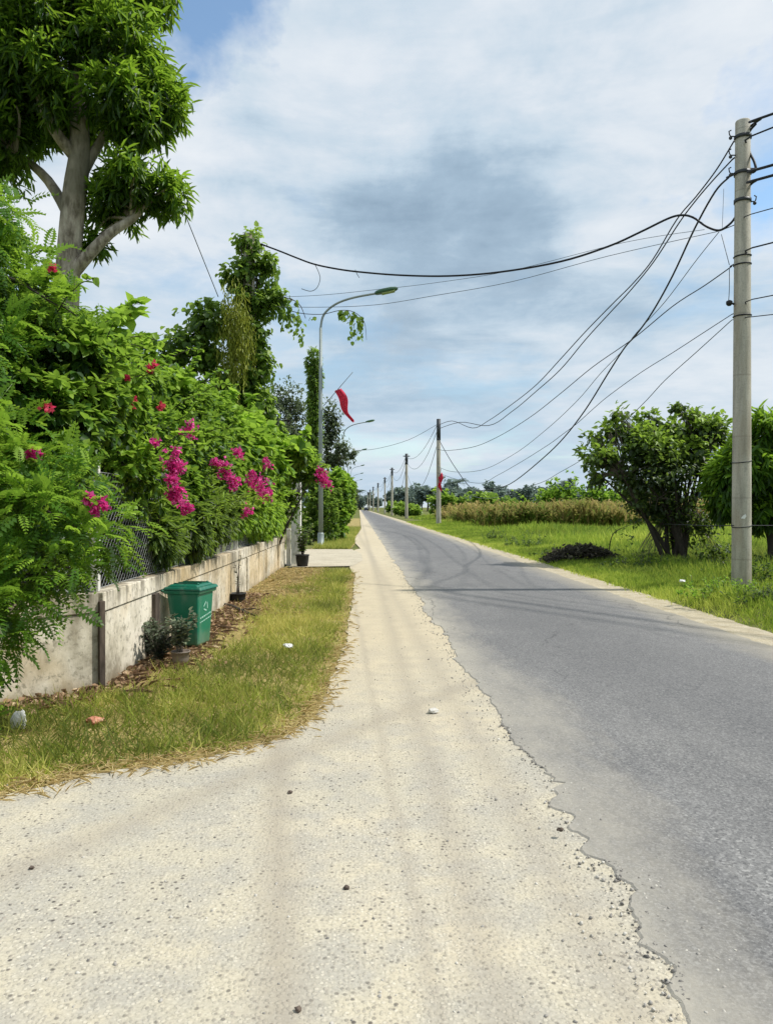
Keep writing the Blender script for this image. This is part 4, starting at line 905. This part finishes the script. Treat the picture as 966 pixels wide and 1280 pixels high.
# spans between far poles
names = ['upper', 'middle', 'lower']
for i in range(len(far_poles)-1):
    a = far_poles[i].location; b = far_poles[i+1].location
    for j, (z, sg) in enumerate(((8.2,1.2),(7.7,2.0),(6.6,3.2))):
        if i > 2 and j == 2: continue
        pts = [Vector((a.x-.1+(b.x-a.x)*t, a.y+(b.y-a.y)*t, z-sg*4*t*(1-t))) for t in (0,.2,.4,.6,.8,1)]
        lab = f'{names[j]} cable between the {(["second"]+ordn[1:])[i]} and {ordn[i+1]} pole' if i < 3 else 'faint cable span between the tiny farthest poles'
        mb = MB(); mb.tube(spline(pts,2), .016+.0001*a.y, 4); o = mb.build('overhead_cable', M['thinwire']); tag(o, lab, 'cable', 'cables between the far poles')
cable([Vector((P2x.x-.1,60,8.2)), PY(510,550,64), PY(470,561,68), PY(445,563,72)], .018, 'thin wire slanting from the second pole to the street lamps', 'thinwire')
cable([PY(192,170,13), PY(230,264,14.6), PY(273,371,16.8)], .009, 'straight guy wire slanting down from the mango tree crown', 'thinwire', 'guy_wire')

# ------------------------------------------------------------------ vine-covered pole
Vp = PY(312, 634, 17.6); Vp.z = 0
vp = thing('utility_pole', 'concrete pole almost wholly hidden under climbing vine', 'utility pole', tuple(Vp)); pole_mesh(7.9, .17, .13).build('shaft', M['pole'], vp)
vn = thing('climbing_vine', 'climbing vine smothering the pole left of the road', 'vine', tuple(Vp))
def V(px, py, dy=0): return PY(px, py, 17.6+dy)-Vp
vb = [(V(313,305),(.24,.3,.28)), (V(310,335),(.27,.3,.4)), (V(309,375),(.34,.35,.5)), (V(314,415),(.40,.4,.5)), (V(320,455),(.40,.4,.5)), (V(305,495),(.6,.5,.4)), (V(320,510),(.5,.5,.4)),
      (V(335,330),(.20,.25,.16)), (V(345,372),(.22,.25,.16)), (V(290,345),(.2,.3,.28)), (V(322,545),(.6,.6,.6)), (V(325,380),(.3,.3,.3))]
build_np('foliage', crown(T_HEART, vb, 1500, 5, .13, .9, .9, .45, .50, .20, .20, .55, .7, .14), M['vine'], vn)
vb2 = [(V(262,400),(.55,.45,.36)), (V(232,432),(.5,.4,.36)), (V(212,458),(.42,.4,.28)), (V(262,445),(.38,.4,.32)), (V(280,480),(.4,.4,.4)), (V(205,480),(.16,.2,.28)), (V(240,475),(.14,.2,.25))]
build_np('foliage', crown(T_HEART, vb2, 640, 5, .14, .9, .9, .35, .42, .18, .24, .6, .7, .16), M['vine'], vn)
# hanging strands
for (px0, py0, px1, py1, hang, n) in ((325,345,372,376,.9,16), (345,368,380,400,.8,14), (330,310,345,340,.8,9), (322,430,342,470,1.2,8), (200,470,215,480,.7,6), (250,450,300,480,.9,8), (425,388,442,390,.35,8), (440,390,456,400,.75,9), (345,395,425,396,.12,7)):
    P = []
    for i in range(n):
        t = random.random(); a = V(px0+(px1-px0)*t, py0+(py1-py0)*t, random.uniform(-.15,.15)); L = random.uniform(.25,1)*hang; k = max(2, int(L/.055))
        for j in range(k): P.append(a + Vector((random.gauss(0,.03), random.gauss(0,.03), -L*j/k)))
    P = np.array([tuple(p) for p in P]); m = len(P); D = rdir(m)*.7+[0,0,-1.0]
    build_np('trailing_strand', [scatter(T_HEART, P, D, rdir(m)+[.3,-.3,.3], .11*(.6+.7*RG.random(m)), .50+RG.normal(size=m)*.22)], M['vine'], vn)
mb = MB()
limb(mb, [V(305,420), V(270,400), V(235,425), V(205,460)], [.06,.04,.03,.015], 6); limb(mb, [V(318,350), V(345,368), V(372,378), V(382,398)], [.015,.012,.01,.008], 5); limb(mb, [V(345,372), V(365,389), V(400,393), V(425,388), V(442,390), V(455,402), V(458,425)], [.012,.009,.008,.009,.008,.007,.004], 5)
for k in range(7):
    a0 = k*.9; mb.tube([Vector((math.cos(a0+z*.5)*.19, math.sin(a0+z*.5)*.19, z)) for z in np.linspace(.2,7.6,24)], .014, 5)
mb.build('vine_stem', M['bark_dark'], vn)
P = []
for i in range(170):
    a = V(random.gauss(294,10), random.gauss(400,25), random.uniform(-.75,-.35)); L = random.uniform(.2,1.5)
    for j in range(int(L/.06)): P.append(a + Vector((random.gauss(0,.03), random.gauss(0,.03), -j*.06)))
P = np.array([tuple(p) for p in P]); m = len(P)
build_np('yellow_tendrils', [scatter(T_LANCE, P, rdir(m)*.5+[0,0,-1], rdir(m), .10+.05*RG.random(m), .5+RG.normal(size=m)*.2)], M['yellowvine'], vn)

# ------------------------------------------------------------------ mast tree and round tree, far left trees
def simple_tree(name, label, cat_, px, Y, blobs_px, T, nros, per, size, mat, trunk_r=.12, vb=.42, group=None, **kw):
    o = PY(px, 634, Y); o.z = 0; t = thing(name, label, cat_, tuple(o), 0, group); sc = Y/F
    bl = [(PY(a, b, Y+dy)-o, (rx*sc, (ry_ or rx)*sc, rz*sc)) for (a, b, dy, rx, ry_, rz) in blobs_px]
    mb = MB(); top = max(b[0].z for b in bl); limb(mb, [(0,0,-.1), (.05,0,top*.35), (-.05,.02,top*.7), (0,0,top)], [trunk_r, trunk_r*.8, trunk_r*.5, trunk_r*.2], 8)
    twigs_to(mb, [(0,0,top*.3),(0,0,top*.55),(0,0,top*.8)], bl, 4, trunk_r*.25); mb.build('trunk', M['bark_dark'], t)
    build_np('crown', crown(T, bl, nros, per, size, vbase=vb, **kw), M[mat], t); return t
simple_tree('mast_tree', 'narrow columnar tree standing just left of the nearest street lamp', 'tree', 394, 33, [(393,y,0,8,None,14) for y in range(450,590,13)], T_LANCE, 1500, 6, .20, 'vine', .12, .40, droop=1.0, shell=.6)
simple_tree('round_tree', 'airy grey-green round tree behind the vine-covered pole', 'tree', 358, 42, [(355,500,0,20,None,18),(372,515,1,15,None,14),(342,525,-1,15,None,18),(365,540,0,18,None,14),(378,553,0,12,None,12),(348,556,0,14,None,12)], T_OVATE, 560, 6, .20, 'darkleaf', .12, .45, shell=.2, rough=.6, twig=.3)
simple_tree('grey_tree', 'dark grey-green tree just right behind the nearest street lamp', 'tree', 410, 46, [(412,520,0,11,None,14),(418,538,0,8,None,10),(410,550,0,12,None,14),(428,560,-1,10,None,6),(440,567,-2,6,None,4),(416,575,0,16,None,10)], T_OVATE, 480, 6, .20, 'darkleaf', .12, .45, shell=.2, rough=.6, twig=.3)
for i, (px, Y, bl, T_, mt_, lab) in enumerate((
    (398,30.5,[(385,600,0,22,None,26),(400,630,0,20,None,32),(385,655,0,20,None,25),(410,650,0,14,None,28)], T_OVATE, 'vine', 'tall leafy hedge shrub right behind the nearest street lamp base'),
    (415,33,[(418,605,0,14,None,18),(422,635,0,12,None,26),(420,662,0,10,None,16)], T_HEART, 'broad', 'bright leafy hedge shrub overhanging the verge past the nearest lamp'),
    (424,42,[(428,606,0,10,None,12),(430,630,0,9,None,22),(433,612,0,9,None,9)], T_HEART, 'broad', 'leafy hedge shrub next along the left verge'),
    (432,58,[(434,608,0,8,None,9),(434,628,0,7,None,14)], T_OVATE, 'vine', 'smaller distant shrub closing the left hedge row'))):
    simple_tree('hedge_shrub', lab, 'shrub', px, Y, bl, T_, 700, 6, .17+.05*i, mt_, .05, .46, 'hedge shrubs along the far left verge', shell=.3)
for px, Y, lab in ((437,85,'low roadside tree on the left, first before the vanishing point'), (440,120,'low roadside tree on the left, second before the vanishing point'), (441.5,170,'low roadside tree on the left, third before the vanishing point')):
    simple_tree('roadside_tree', lab, 'tree', px, Y, [(px-3,617,0,7,None,9),(px+1,622,0,4,None,8)], T_OVATE, 350, 6, .5*Y/120, 'darkleaf', .12, .45, 'low trees along the left roadside', shell=.3)

# ------------------------------------------------------------------ street lamps
L1 = PZ(401, 684); L1.z = 0
lamp = thing('street_lamp', 'nearest curved-arm street lamp with green head, left verge', 'street lamp', tuple(L1), 0, 'street lamps along the left roadside')
zl = PY(403,410,L1.y).z; ze = PY(478,366,L1.y).z; xe = PY(478,366,L1.y).x-L1.x
mb = MB(); mb.tube([(0,0,0),(0,0,zl*.5),(0,0,zl)], [.095,.075,.052], 12); mb.build('lamp_pole', M['steel'], lamp)
mb = MB(); mb.tube(spline([(0,0,zl-.3),(0,0,zl),(.12,0,zl+.5),(.55,0,ze-.45),(1.2,0,ze-.2),(xe-.1,0,ze)],6), .042, 10); mb.build('arm', M['steel'], lamp)
mb = MB(); mb.lathe((0,0,0), [(.17,0),(.17,.03),(.12,.04),(.12,.5),(.10,.55)], 12); mb.build('base', M['steel'], lamp)
def head(mb, x, z, L, w, h, tilt):
    c, s = math.cos(tilt), math.sin(tilt); prof = [(0,.35,.5),(.08,.7,.8),(.35,1,1),(.7,1,.95),(.92,.75,.7),(1,.35,.35)]; n = 12; b = len(mb.v)
    for u, ww, hh in prof:
        for j in range(n):
            a = 2*PI*j/n; zz = max(math.sin(a), -.35)*h/2*hh; xx = u*L; mb.v.append((x+xx*c-zz*s, math.cos(a)*w/2*ww, z+xx*s+zz*c))
    for i in range(len(prof)-1):
        for j in range(n): mb.f.append((b+i*n+j, b+i*n+(j+1)%n, b+(i+1)*n+(j+1)%n, b+(i+1)*n+j)); mb.sm.append(True)
    mb.f.append(tuple(b+j for j in reversed(range(n)))); mb.f.append(tuple(b+(len(prof)-1)*n+j for j in range(n))); mb.sm += [False]*2
mb = MB(); head(mb, xe-.28, ze-.04, .88, .36, .26, R(13)); hd = mb.build('lamp_head', M['lampgreen'], lamp)
mb = MB(); mb.box((xe+.22, 0, ze+.02), (.5,.26,.05), rot=Matrix.Rotation(-R(13), 3, 'Y')); mb.build('lens', M['lampglass'], hd)
ll = ['second curved-arm street lamp along the left side', 'third street lamp along the left side of the road', 'fourth street lamp along the left side, tiny', 'fifth street lamp along the left side, tiny', 'farthest street lamp showing on the left side']
for i, (Y, X) in enumerate(((69,-1.3),(103,-1.3),(142,-1.25),(175,-1.2),(215,-1.2))):
    c = copy_tree(lamp, (X, Y, 0)); c['label'] = ll[i]; c.scale = (1 if i == 0 else .9, 1, .985)

# flags
def flag(label, base, tip, drop, name='flag', r=.012, u0=.45, u1=.52, wid=.18, mat='flag', sx=.75):
    base = Vector(base); tip = Vector(tip); t = thing(name, label, 'flag', tuple(base))
    mb = MB(); mb.tube([Vector((0,0,0)), tip-base], r, 6); mb.build('staff', M['thinwire'], t)
    d = (tip-base); a = d*u0; dd = Vector(drop); vs = []; n = 12; k = 8
    for i in range(n+1):
        for j in range(k+1):
            u = i/n; w = (j/k-.5); p = a + d*(u1-u0)*(j/k)*(1-u*.7) + dd*u + Vector((wid*w*(.55+.3*math.sin(u*5)) + .07*math.sin(u*7), .09*math.sin(j*2.2+u*4), .05*math.sin(j*1.3)*u)); vs.append(p)
    mb = MB(); mb.add(vs, [(i*(k+1)+j, i*(k+1)+j+1, (i+1)*(k+1)+j+1, (i+1)*(k+1)+j) for i in range(n) for j in range(k)], True); mb.build('cloth', M[mat], t)
YF = L1.y
fb_, ft_ = PY(404,508,YF), PY(441,465,YF); fd = PY(440,527,YF)-PY(421,488,YF)
flag('red flag hanging limp from the angled staff on the nearest lamp', fb_, ft_, fd, wid=.30)
q = far_poles[0].location
flag('small red flag on a staff fixed to the second utility pole', (q.x-.1, q.y-.25, 3.1), (q.x+.15, q.y-.5, 4.6), (.12,0,-1.1), u0=.5, u1=.8, wid=.35, r=.02)

# ================================================================== RIGHT SIDE
# multi-stemmed bush
bo = PZ(848, 706); bo.z = -.12; bt = thing('bushy_tree', 'dark multi-stemmed bushy tree with bright top left of the nearest pole', 'tree', tuple(bo))
YB = bo.y
def bp(px, py, dy=0): return PY(px, py, YB+dy)-bo
mb = MB(); tips = []
for i in range(17):
    a = random.uniform(0,2*PI); sp = random.uniform(.05,.42); tx = random.uniform(765,900); ty = random.uniform(530,600)
    if i in (0,1): tx, ty = (880,548) if i == 0 else (895,540)
    if i in (2,3): tx, ty = (750,560) if i == 2 else (745,590)
    e = bp(tx, ty, random.uniform(-.8,.8)); s = Vector((math.cos(a)*sp, math.sin(a)*sp, -.1)); m1 = s.lerp(e,.35)+Vector((random.uniform(-.1,.1),0,.25)); m2 = s.lerp(e,.7)+Vector((random.uniform(-.1,.1),0,.2))
    limb(mb, [s, m1, m2, e], [.075,.05,.03,.010], 7); tips += [m2, m1.lerp(m2,.5)]
bb = [(bp(800,548,.0),(.55,.7,.36)), (bp(765,540,.2),(.30,.4,.30)), (bp(838,540,.2),(.38,.6,.28)), (bp(880,535,0),(.55,.6,.32)), (bp(752,572,-.2),(.35,.5,.30)), (bp(815,585,-.3),(1.0,1.0,.6)), (bp(785,595,0),(.8,.9,.5)), (bp(840,600,0),(.8,.9,.6)),
      (bp(850,640,-.1),(.75,.8,.5)), (bp(820,632,-.2),(.75,.8,.5)), (bp(872,655,0),(.45,.5,.4)), (bp(845,672,.3),(.55,.4,.35)), (bp(890,690,.2),(.5,.4,.25)), (bp(805,700,.3),(.5,.4,.18)), (bp(795,620,.2),(.5,.6,.35)), (bp(893,545,.1),(.28,.4,.20)), (bp(848,508,.1),(.15,.2,.12)), (bp(742,548,.1),(.16,.2,.12)), (bp(775,518,.1),(.18,.2,.12)), (bp(812,522,.1),(.22,.2,.12)), (bp(732,575,.0),(.12,.2,.10)), (bp(745,598,.0),(.2,.3,.12)), (bp(868,520,.0),(.22,.3,.12)), (bp(862,562,-.2),(.40,.5,.32)), (bp(880,580,-.1),(.28,.4,.25)), (bp(810,560,-.5),(.6,.4,.35)), (bp(835,575,-.5),(.6,.4,.4)), (bp(898,532,.0),(.15,.3,.12))]
mb.build('trunk', M['bark_dark'], bt)
mb = MB(); twigs_to(mb, tips, bb, 26, .011); mb.build('twigs', M['twig'], bt)
ch = crown(T_OVATE, [b for b in bb[:5]]+bb[15:], 900, 7, .16, .9, .35, .2, .58, .18, .45, .65, .8, .2)  # sunlit top painted by brighter leaf values
ch += crown(T_OVATE, bb[5:15], 950, 7, .115, .9, .3, .1, .28, .17, .36, .6, .6, .25)  # shaded lower crown painted by darker leaf values
build_np('crown', ch, M['bushleaf'], bt)
# right mango-like tree
ro = Vector((9.75, 17.2, -.1)); rt_ = thing('mango_tree', 'drooping green tree cut by the right edge behind the nearest pole', 'tree', tuple(ro))
def rp(px, py, dy=0): return PY(px, py, 17.2+dy)-ro
mb = MB(); limb(mb, [(0,0,-.1),(.05,0,.7),(-.1,0,1.4),(.0,.1,2.2),(.1,0,3.0)], [.15,.13,.11,.08,.03])
rb = [(rp(955,545),(.6,.7,.5)), (rp(925,590),(.6,.7,.55)), (rp(905,600),(.35,.5,.5)), (rp(975,600),(.8,.9,.7)), (rp(905,630),(.30,.4,.3)), (rp(1010,560),(.9,.9,.8)), (rp(950,640),(.5,.6,.4)), (rp(1040,620),(.8,.9,.7)), (rp(930,565),(.35,.5,.3))]
twigs_to(mb, [(-.1,0,1.4),(0,.1,2.2)], rb, 4, .04); mb.build('trunk', M['bark_dark'], rt_)
build_np('crown', crown(T_LANCE, rb, 1700, 9, .30, .75, .7, .4, .40, .15, .32, .25, .7, .12), M['mango'], rt_)

# pile of cut branches
po = PZ(728, 703); po.z = 0; pt = thing('brush_pile', 'dark heap of cut branches on the verge left of the bushy tree', 'brush pile', tuple(po))
mb = MB()
for i in range(150):
    t = random.uniform(-.95,.95); h = .42*(1-t*t)*random.random(); c = Vector((t*1.0, random.gauss(0,.28), .03+h)); a = random.uniform(0,2*PI); L = random.uniform(.15,.55); d = Vector((math.cos(a), math.sin(a), random.uniform(-.25,.3)))*L
    mb.tube([c-d/2, c+Vector((0,0,.04)), c+d/2], [.016,.013,.004], 5)
mb.build('branches', M['bark_dark'], pt)
n = 1700; tt = RG.uniform(-1,1,n); hh = .46*(1-tt**2)*RG.random(n)**.5
ch = scatter(T_CURL, np.column_stack([tt*1.05, RG.normal(size=n)*.28, .02+hh]), rdir(n), rdir(n), .05+.07*RG.random(n), .5+RG.normal(size=n)*.25)
build_np('dead_leaves', [ch], M['ashleaf'], pt)
# arching twig sprouting left of the bush base
ao = PZ(760,700); ao.z = 0; t = thing('bent_sapling', 'thin arching sapling between the brush pile and the bushy tree', 'sapling', tuple(ao))
mb = MB(); limb(mb, [(0,0,0), PY(762,680,ao.y)-ao, PY(768,665,ao.y)-ao, PY(790,655,ao.y)-ao], [.02,.016,.012,.006], 6); mb.build('stem', M['bark_dark'], t)
P = np.array([tuple(PY(random.uniform(758,792), random.uniform(656,700), ao.y)-ao) for i in range(60)]); m = len(P)
build_np('foliage', [scatter(T_OVATE, P, rdir(m), rdir(m)+[0,0,1], .09, .3+RG.normal(size=m)*.15)], M['bushleaf'], t)
# low weed clumps one can tell apart; some have shade in their leaf values
def weed(px, py, Y, w, h, n, T, size, mat, lab, vb=.35, name='weed_clump'):
    o = PY(px, 634, Y); o.z = float(hgt(o.x, o.y)); t = thing(name, lab, 'weeds', tuple(o), 0, 'weed clumps on the right verge')
    mb = MB(); P = []; D = []; Z = []
    for i in range(int(n/7)):
        x = random.gauss(0,.5)*w; y = random.gauss(0,.35)*w; hh = h*random.uniform(.4,1.3)*math.exp(-(x/w)**2*.8); lx, ly = random.gauss(0,.3), random.gauss(0,.3)
        pts = [Vector((x+lx*hh*u, y+ly*hh*u, hh*u)) for u in (-.1,.4,.75,1)]; mb.tube(pts, [.004,.004,.003,.002], 4)
        for j in range(16): u = random.uniform(.1,1); P.append((x+lx*hh*u, y+ly*hh*u, hh*u)); D.append((random.gauss(0,1), random.gauss(0,1), random.uniform(.0,1.2))); Z.append(size*random.uniform(.5,1.2)*(1.3-.6*u))
    mb.build('stem', M['twig'], t); P = np.array(P); m = len(P)
    build_np('foliage', [scatter(T, P, np.array(D), np.tile([0,0,1.0],(m,1))+rdir(m)*.5, np.array(Z), vb+RG.normal(size=m)*.2)], M[mat], t)
weed(800,0,17.6,.9,.30,330,T_OVATE,.08,'bushleaf','shaded weeds at the left foot of the bushy tree',.25)
weed(865,0,17.2,.9,.34,330,T_OVATE,.08,'bushleaf','shaded weeds at the right foot of the bushy tree',.25)
weed(903,0,16.0,.7,.36,300,T_OVATE,.09,'bushleaf','dark weeds just behind the nearest pole base',.25)
weed(953,0,14.4,.8,.38,330,T_HEART,.10,'bushleaf','dark leafy weeds right of the nearest pole base',.40)
weed(950,0,16.5,1.1,.55,300,T_OVATE,.10,'bushleaf','tall dark weeds under the tree at the right edge',.22)
weed(700,0,21.5,.7,.25,200,T_OVATE,.08,'bushleaf','low weeds at the left end of the brush pile',.35)
weed(905,0,11.0,.6,.24,420,T_OVATE,.06,'broad','pale creeping weeds on the grassy mound before the pole',.62)
weed(950,0,10.2,.5,.22,360,T_OVATE,.055,'bushleaf','dark creeping weeds on the mound nearest the right edge',.45)
weed(620,0,33,.8,.5,160,T_OVATE,.10,'bushleaf','round weed clump in the meadow before the corn',.45)
weed(655,0,27,1.0,.55,200,T_OVATE,.10,'bushleaf','larger weed clump in the meadow left of the bushy tree',.45)
for (px, py, s, l) in ((755,707,.05,'white litter scrap below the brush pile'), (852,742,.05,'pale stone on the grassy mound'),):
    p = PZ(px, py); lump('litter_scrap', l, 'litter', (p.x, p.y, .08 if px < 800 else .22), (s,s*.7,s*.5), M['white'], 33+px)

# bright green bushes at the field edge, mid distance
for i, (px, Y, r, hh, lab) in enumerate(((690,78,3.6,3.3,'bright green bush behind the corn, left of the row'), (722,76,3.2,3.7,'tallest bright green bush behind the corn'), (755,80,3.6,3.2,'bright green bush partly hidden by the bushy tree'), (905,70,4,2.4,'bright green bush far behind the nearest pole'), (655,95,4,3.2,'green bush behind the middle of the corn field'),
        (508,118,2.0,1.3,'green bush beside the third pole'), (497,150,2.6,2.0,'green bush near the fourth pole'), (585,100,5,3.0,'low green bush behind the corn, near the second pole'), (965,75,5,2.5,'green bush at the right edge far off'), (800,85,5,2.6,'green bush seen behind the bushy tree'))):
    o = PY(px, 634, Y); o.z = 0; t = thing('field_bush', lab, 'bush', tuple(o), 0, 'bushes at the edge of the field')
    bl = [((random.uniform(-.7,.7)*r, random.uniform(-.3,.3)*r, hh*random.uniform(.5,.9)), (r*random.uniform(.2,.4), r*.3, hh*random.uniform(.25,.5))) for k in range(8)]
    mb = MB()
    for b in bl: limb(mb, [(0,0,-.1), Vector(b[0])*.5, b[0]], [.06,.04,.02], 5)
    mb.build('stem', M['bark_dark'], t); build_np('foliage', crown(T_HEART, bl, 330, 5, .34 if Y < 100 else .6, vbase=.58, shell=.1, droop=.2, rough=.6), M['broad' if Y < 82 else 'vine'], t)

# ------------------------------------------------------------------ distant tree line
protos = []
for k in range(5):
    t = thing('distant_tree', 'dark tree in the far tree line beyond the fields', 'tree', (0,0,0), 0, 'trees of the far tree line')
    H = 9+random.uniform(-2,3); bl = [((random.uniform(-2,2), random.uniform(-2,2), H*random.uniform(.45,.85)), (random.uniform(1.6,2.6), 2, random.uniform(1.3,2.2))) for i in range(6)]
    mb = MB(); limb(mb, [(0,0,-.2),(.1,0,H*.4),(0,0,H*.8)], [.3,.22,.08], 6); twigs_to(mb, [(0,0,H*.4)], bl, 2, .1); mb.build('trunk', M['bark_dark'], t)
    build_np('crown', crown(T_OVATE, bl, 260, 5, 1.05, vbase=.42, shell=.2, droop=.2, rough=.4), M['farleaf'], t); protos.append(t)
pal = thing('distant_palm', 'slim palm rising from the far tree line', 'palm', (0,0,0), 0, 'palms of the far tree line')
mb = MB(); limb(mb, [(0,0,-.2),(.2,0,5),(.5,0,10)], [.22,.18,.14], 6); mb.build('trunk', M['bark_dark'], pal)
n = 20; a = np.linspace(0, 2*PI*3, n); D = np.column_stack([np.cos(a), np.sin(a), RG.uniform(-.2,.9,n)])
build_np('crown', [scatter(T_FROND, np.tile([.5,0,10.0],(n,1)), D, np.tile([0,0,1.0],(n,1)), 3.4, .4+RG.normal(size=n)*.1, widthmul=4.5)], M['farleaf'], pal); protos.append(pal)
spots = []
for i in range(120):
    Y = random.uniform(250, 340); X = random.uniform(12, 200); spots.append((X, Y))
for i in range(26): Y = random.uniform(260, 420); spots.append((random.uniform(-60,-5), Y))
for i in range(8): spots.append((random.uniform(-3,12), 430+random.uniform(0,40)))
used = set()
for i, (X, Y) in enumerate(spots):
    k = i % 5 if i % 7 else 5; s = random.uniform(.7,1.15)
    if k not in used: used.add(k); o = protos[k]; o.location = (X,Y,0); o.rotation_euler = (0,0,random.uniform(0,6)); o.scale = (s*1.2,s*1.2,s)
    else: copy_tree(protos[k], (X,Y,0), random.uniform(0,6), (s*1.2,s*1.2,s))

# ------------------------------------------------------------------ far car
ct = thing('distant_car', 'tiny dark car far down the road near the vanishing point', 'car', (3.3, 290, .03))
mb = MB(); mb.box((0,0,.55),(1.7,4.0,.6)); mb.build('body', M['carpaint'], ct, .12)
mb = MB(); frust(mb, (1.6,2.4), (1.3,1.6), .84, 1.4); mb.build('cabin', M['carglass'], ct, .08)
for sx in (-.75,.75):
    for sy in (-1.3,1.3): mb = MB(); mb.tube([(sx-.1,sy,.3),(sx+.1,sy,.3)], .3, 14); mb.build('wheel', M['rubber'], ct)

# ================================================================== LIGHT
SUN_EL = R(54); SUN_AZ = R(91)   # azimuth clockwise from +Y
sd = Vector((math.sin(SUN_AZ)*math.cos(SUN_EL), math.cos(SUN_AZ)*math.cos(SUN_EL), math.sin(SUN_EL)))
sl = bpy.data.lights.new('sun', 'SUN'); sl.energy = 4.4; sl.angle = R(1.2); sl.color = (1, .955, .88); so = bpy.data.objects.new('sun', sl); C.objects.link(so)
so.rotation_euler = (-sd).to_track_quat('-Z', 'Y').to_euler(); so.location = (10,-5,20)

w = bpy.data.worlds.new("World"); S.world = w; w.use_nodes = True; nt = w.node_tree; nt.nodes.clear()
class WN(NT):
    def __init__(s, t): s.t = t
k = WN(nt)
sky = k.n('ShaderNodeTexSky', sky_type='NISHITA'); sky.sun_disc = False; sky.sun_elevation = SUN_EL; sky.sun_rotation = SUN_AZ; sky.air_density = 1.1; sky.dust_density = .6; sky.ozone_density = .8
bg1 = k.n('ShaderNodeBackground'); k.put(bg1.inputs[0], k.mix(1.0, sky.outputs[0], (.86,.97,.98), "MULTIPLY")); bg1.inputs[1].default_value = .19
tc = k.n('ShaderNodeTexCoord'); D = tc.outputs['Generated']; xyz = k.xyz(D)
zz = k.math('ADD', k.math('MAXIMUM', xyz[2], 0.0), .16)
cv = k.n('ShaderNodeCombineXYZ'); k.put(cv.inputs[0], k.math('DIVIDE', xyz[0], zz)); k.put(cv.inputs[1], k.math('DIVIDE', xyz[1], zz)); cv.inputs[2].default_value = 3.7
wn = k.n('ShaderNodeTexNoise'); wn.inputs['Scale'].default_value = 3.0; wn.inputs['Detail'].default_value = 7; wn.inputs['Roughness'].default_value = .6; k.put(wn.inputs['Vector'], D)
ws = k.n('ShaderNodeVectorMath', operation='SUBTRACT'); k.put(ws.inputs[0], wn.outputs['Color']); ws.inputs[1].default_value = (.5,.5,.5)
wc = k.n('ShaderNodeVectorMath', operation='SCALE'); k.put(wc.inputs[0], ws.outputs[0]); wc.inputs['Scale'].default_value = .5
wd = k.n('ShaderNodeVectorMath', operation='ADD'); k.put(wd.inputs[0], D); k.put(wd.inputs[1], wc.outputs[0])
nv = k.n('ShaderNodeVectorMath', operation='NORMALIZE'); k.put(nv.inputs[0], wd.outputs[0])
def lobe(px, py, deg, amt):          # a soft bank of cloud in a fixed direction of the sky
    d = ray(px, py).normalized(); dp = k.n('ShaderNodeVectorMath', operation='DOT_PRODUCT'); k.put(dp.inputs[0], nv.outputs[0]); dp.inputs[1].default_value = d
    m = k.n('ShaderNodeMapRange', interpolation_type='SMOOTHSTEP'); k.put(m.inputs[0], dp.outputs['Value']); m.inputs[1].default_value = math.cos(R(deg)); m.inputs[2].default_value = 1.0; m.inputs[4].default_value = amt; return m.outputs[0]
n1 = k.noise(.9, cv.outputs[0], 8, .58, .3); n2 = k.noise(2.6, cv.outputs[0], 9, .60, .25); n3 = k.noise(.8, cv.outputs[0], 6, .5, .3)
st = k.n('ShaderNodeMapping'); k.put(st.inputs[0], D); st.inputs['Scale'].default_value = (1.3,1.3,9); n4 = k.noise(2.2, st.outputs[0], 8, .6, .3)
cov = k.math('ADD', k.math('MULTIPLY', n1, .8), k.math('MULTIPLY', n2, .55)); cov = k.math('ADD', cov, .13)
for q in ((225,-25,12,-.34),(340,5,9,-.12),(960,110,9,-.25),(640,460,9,-.03),(520,430,9,-.03),(640,170,18,.12),(600,60,18,.15)): cov = k.math('ADD', cov, lobe(*q))
cf = k.ramp(cov, [(.48,.05),(.62,.55),(.78,1)])
sh = k.math('ADD', k.math('ADD', k.math('MULTIPLY', n3, .30), k.math('MULTIPLY', n2, .85)), k.math('SUBTRACT', k.math('MULTIPLY', n4, .32), .14))
for q in ((660,165,24,-.13),(420,230,20,-.12),(540,200,16,-.05),(760,50,20,.05),(870,150,14,.08),(300,120,15,.13),(600,50,12,.10),(230,300,12,.08),(450,90,12,.10)): sh = k.math('ADD', sh, lobe(*q))
cc = k.ramp(sh, [(.18,(.27,.38,.50)), (.38,(.39,.52,.65)), (.52,(.57,.69,.80)), (.66,(.73,.80,.875)), (.84,(.86,.90,.94))])
hz = k.n('ShaderNodeMapRange'); k.put(hz.inputs[0], xyz[2]); hz.inputs[1].default_value = 0; hz.inputs[2].default_value = .35; hz.inputs[3].default_value = .7; hz.inputs[4].default_value = 0
cc = k.mix(hz.outputs[0], cc, k.mix(k.ramp(n4, [(.42,0),(.6,1)]), (.50,.65,.79), (.74,.82,.89)))
bg2 = k.n('ShaderNodeBackground'); k.put(bg2.inputs[0], cc); bg2.inputs[1].default_value = 1.0
mx = k.n('ShaderNodeMixShader'); k.put(mx.inputs[0], k.math('MAXIMUM', cf, hz.outputs[0])); k.t.links.new(bg1.outputs[0], mx.inputs[1]); k.t.links.new(bg2.outputs[0], mx.inputs[2])
wo = k.n('ShaderNodeOutputWorld'); k.t.links.new(mx.outputs[0], wo.inputs[0])

S.view_settings.view_transform = 'Standard'; S.view_settings.look = 'None'; S.view_settings.exposure = 0; S.view_settings.gamma = 1
S.render.resolution_x = 772; S.render.resolution_y = 1024
S.cycles.max_bounces = 6; S.cycles.transparent_max_bounces = 4
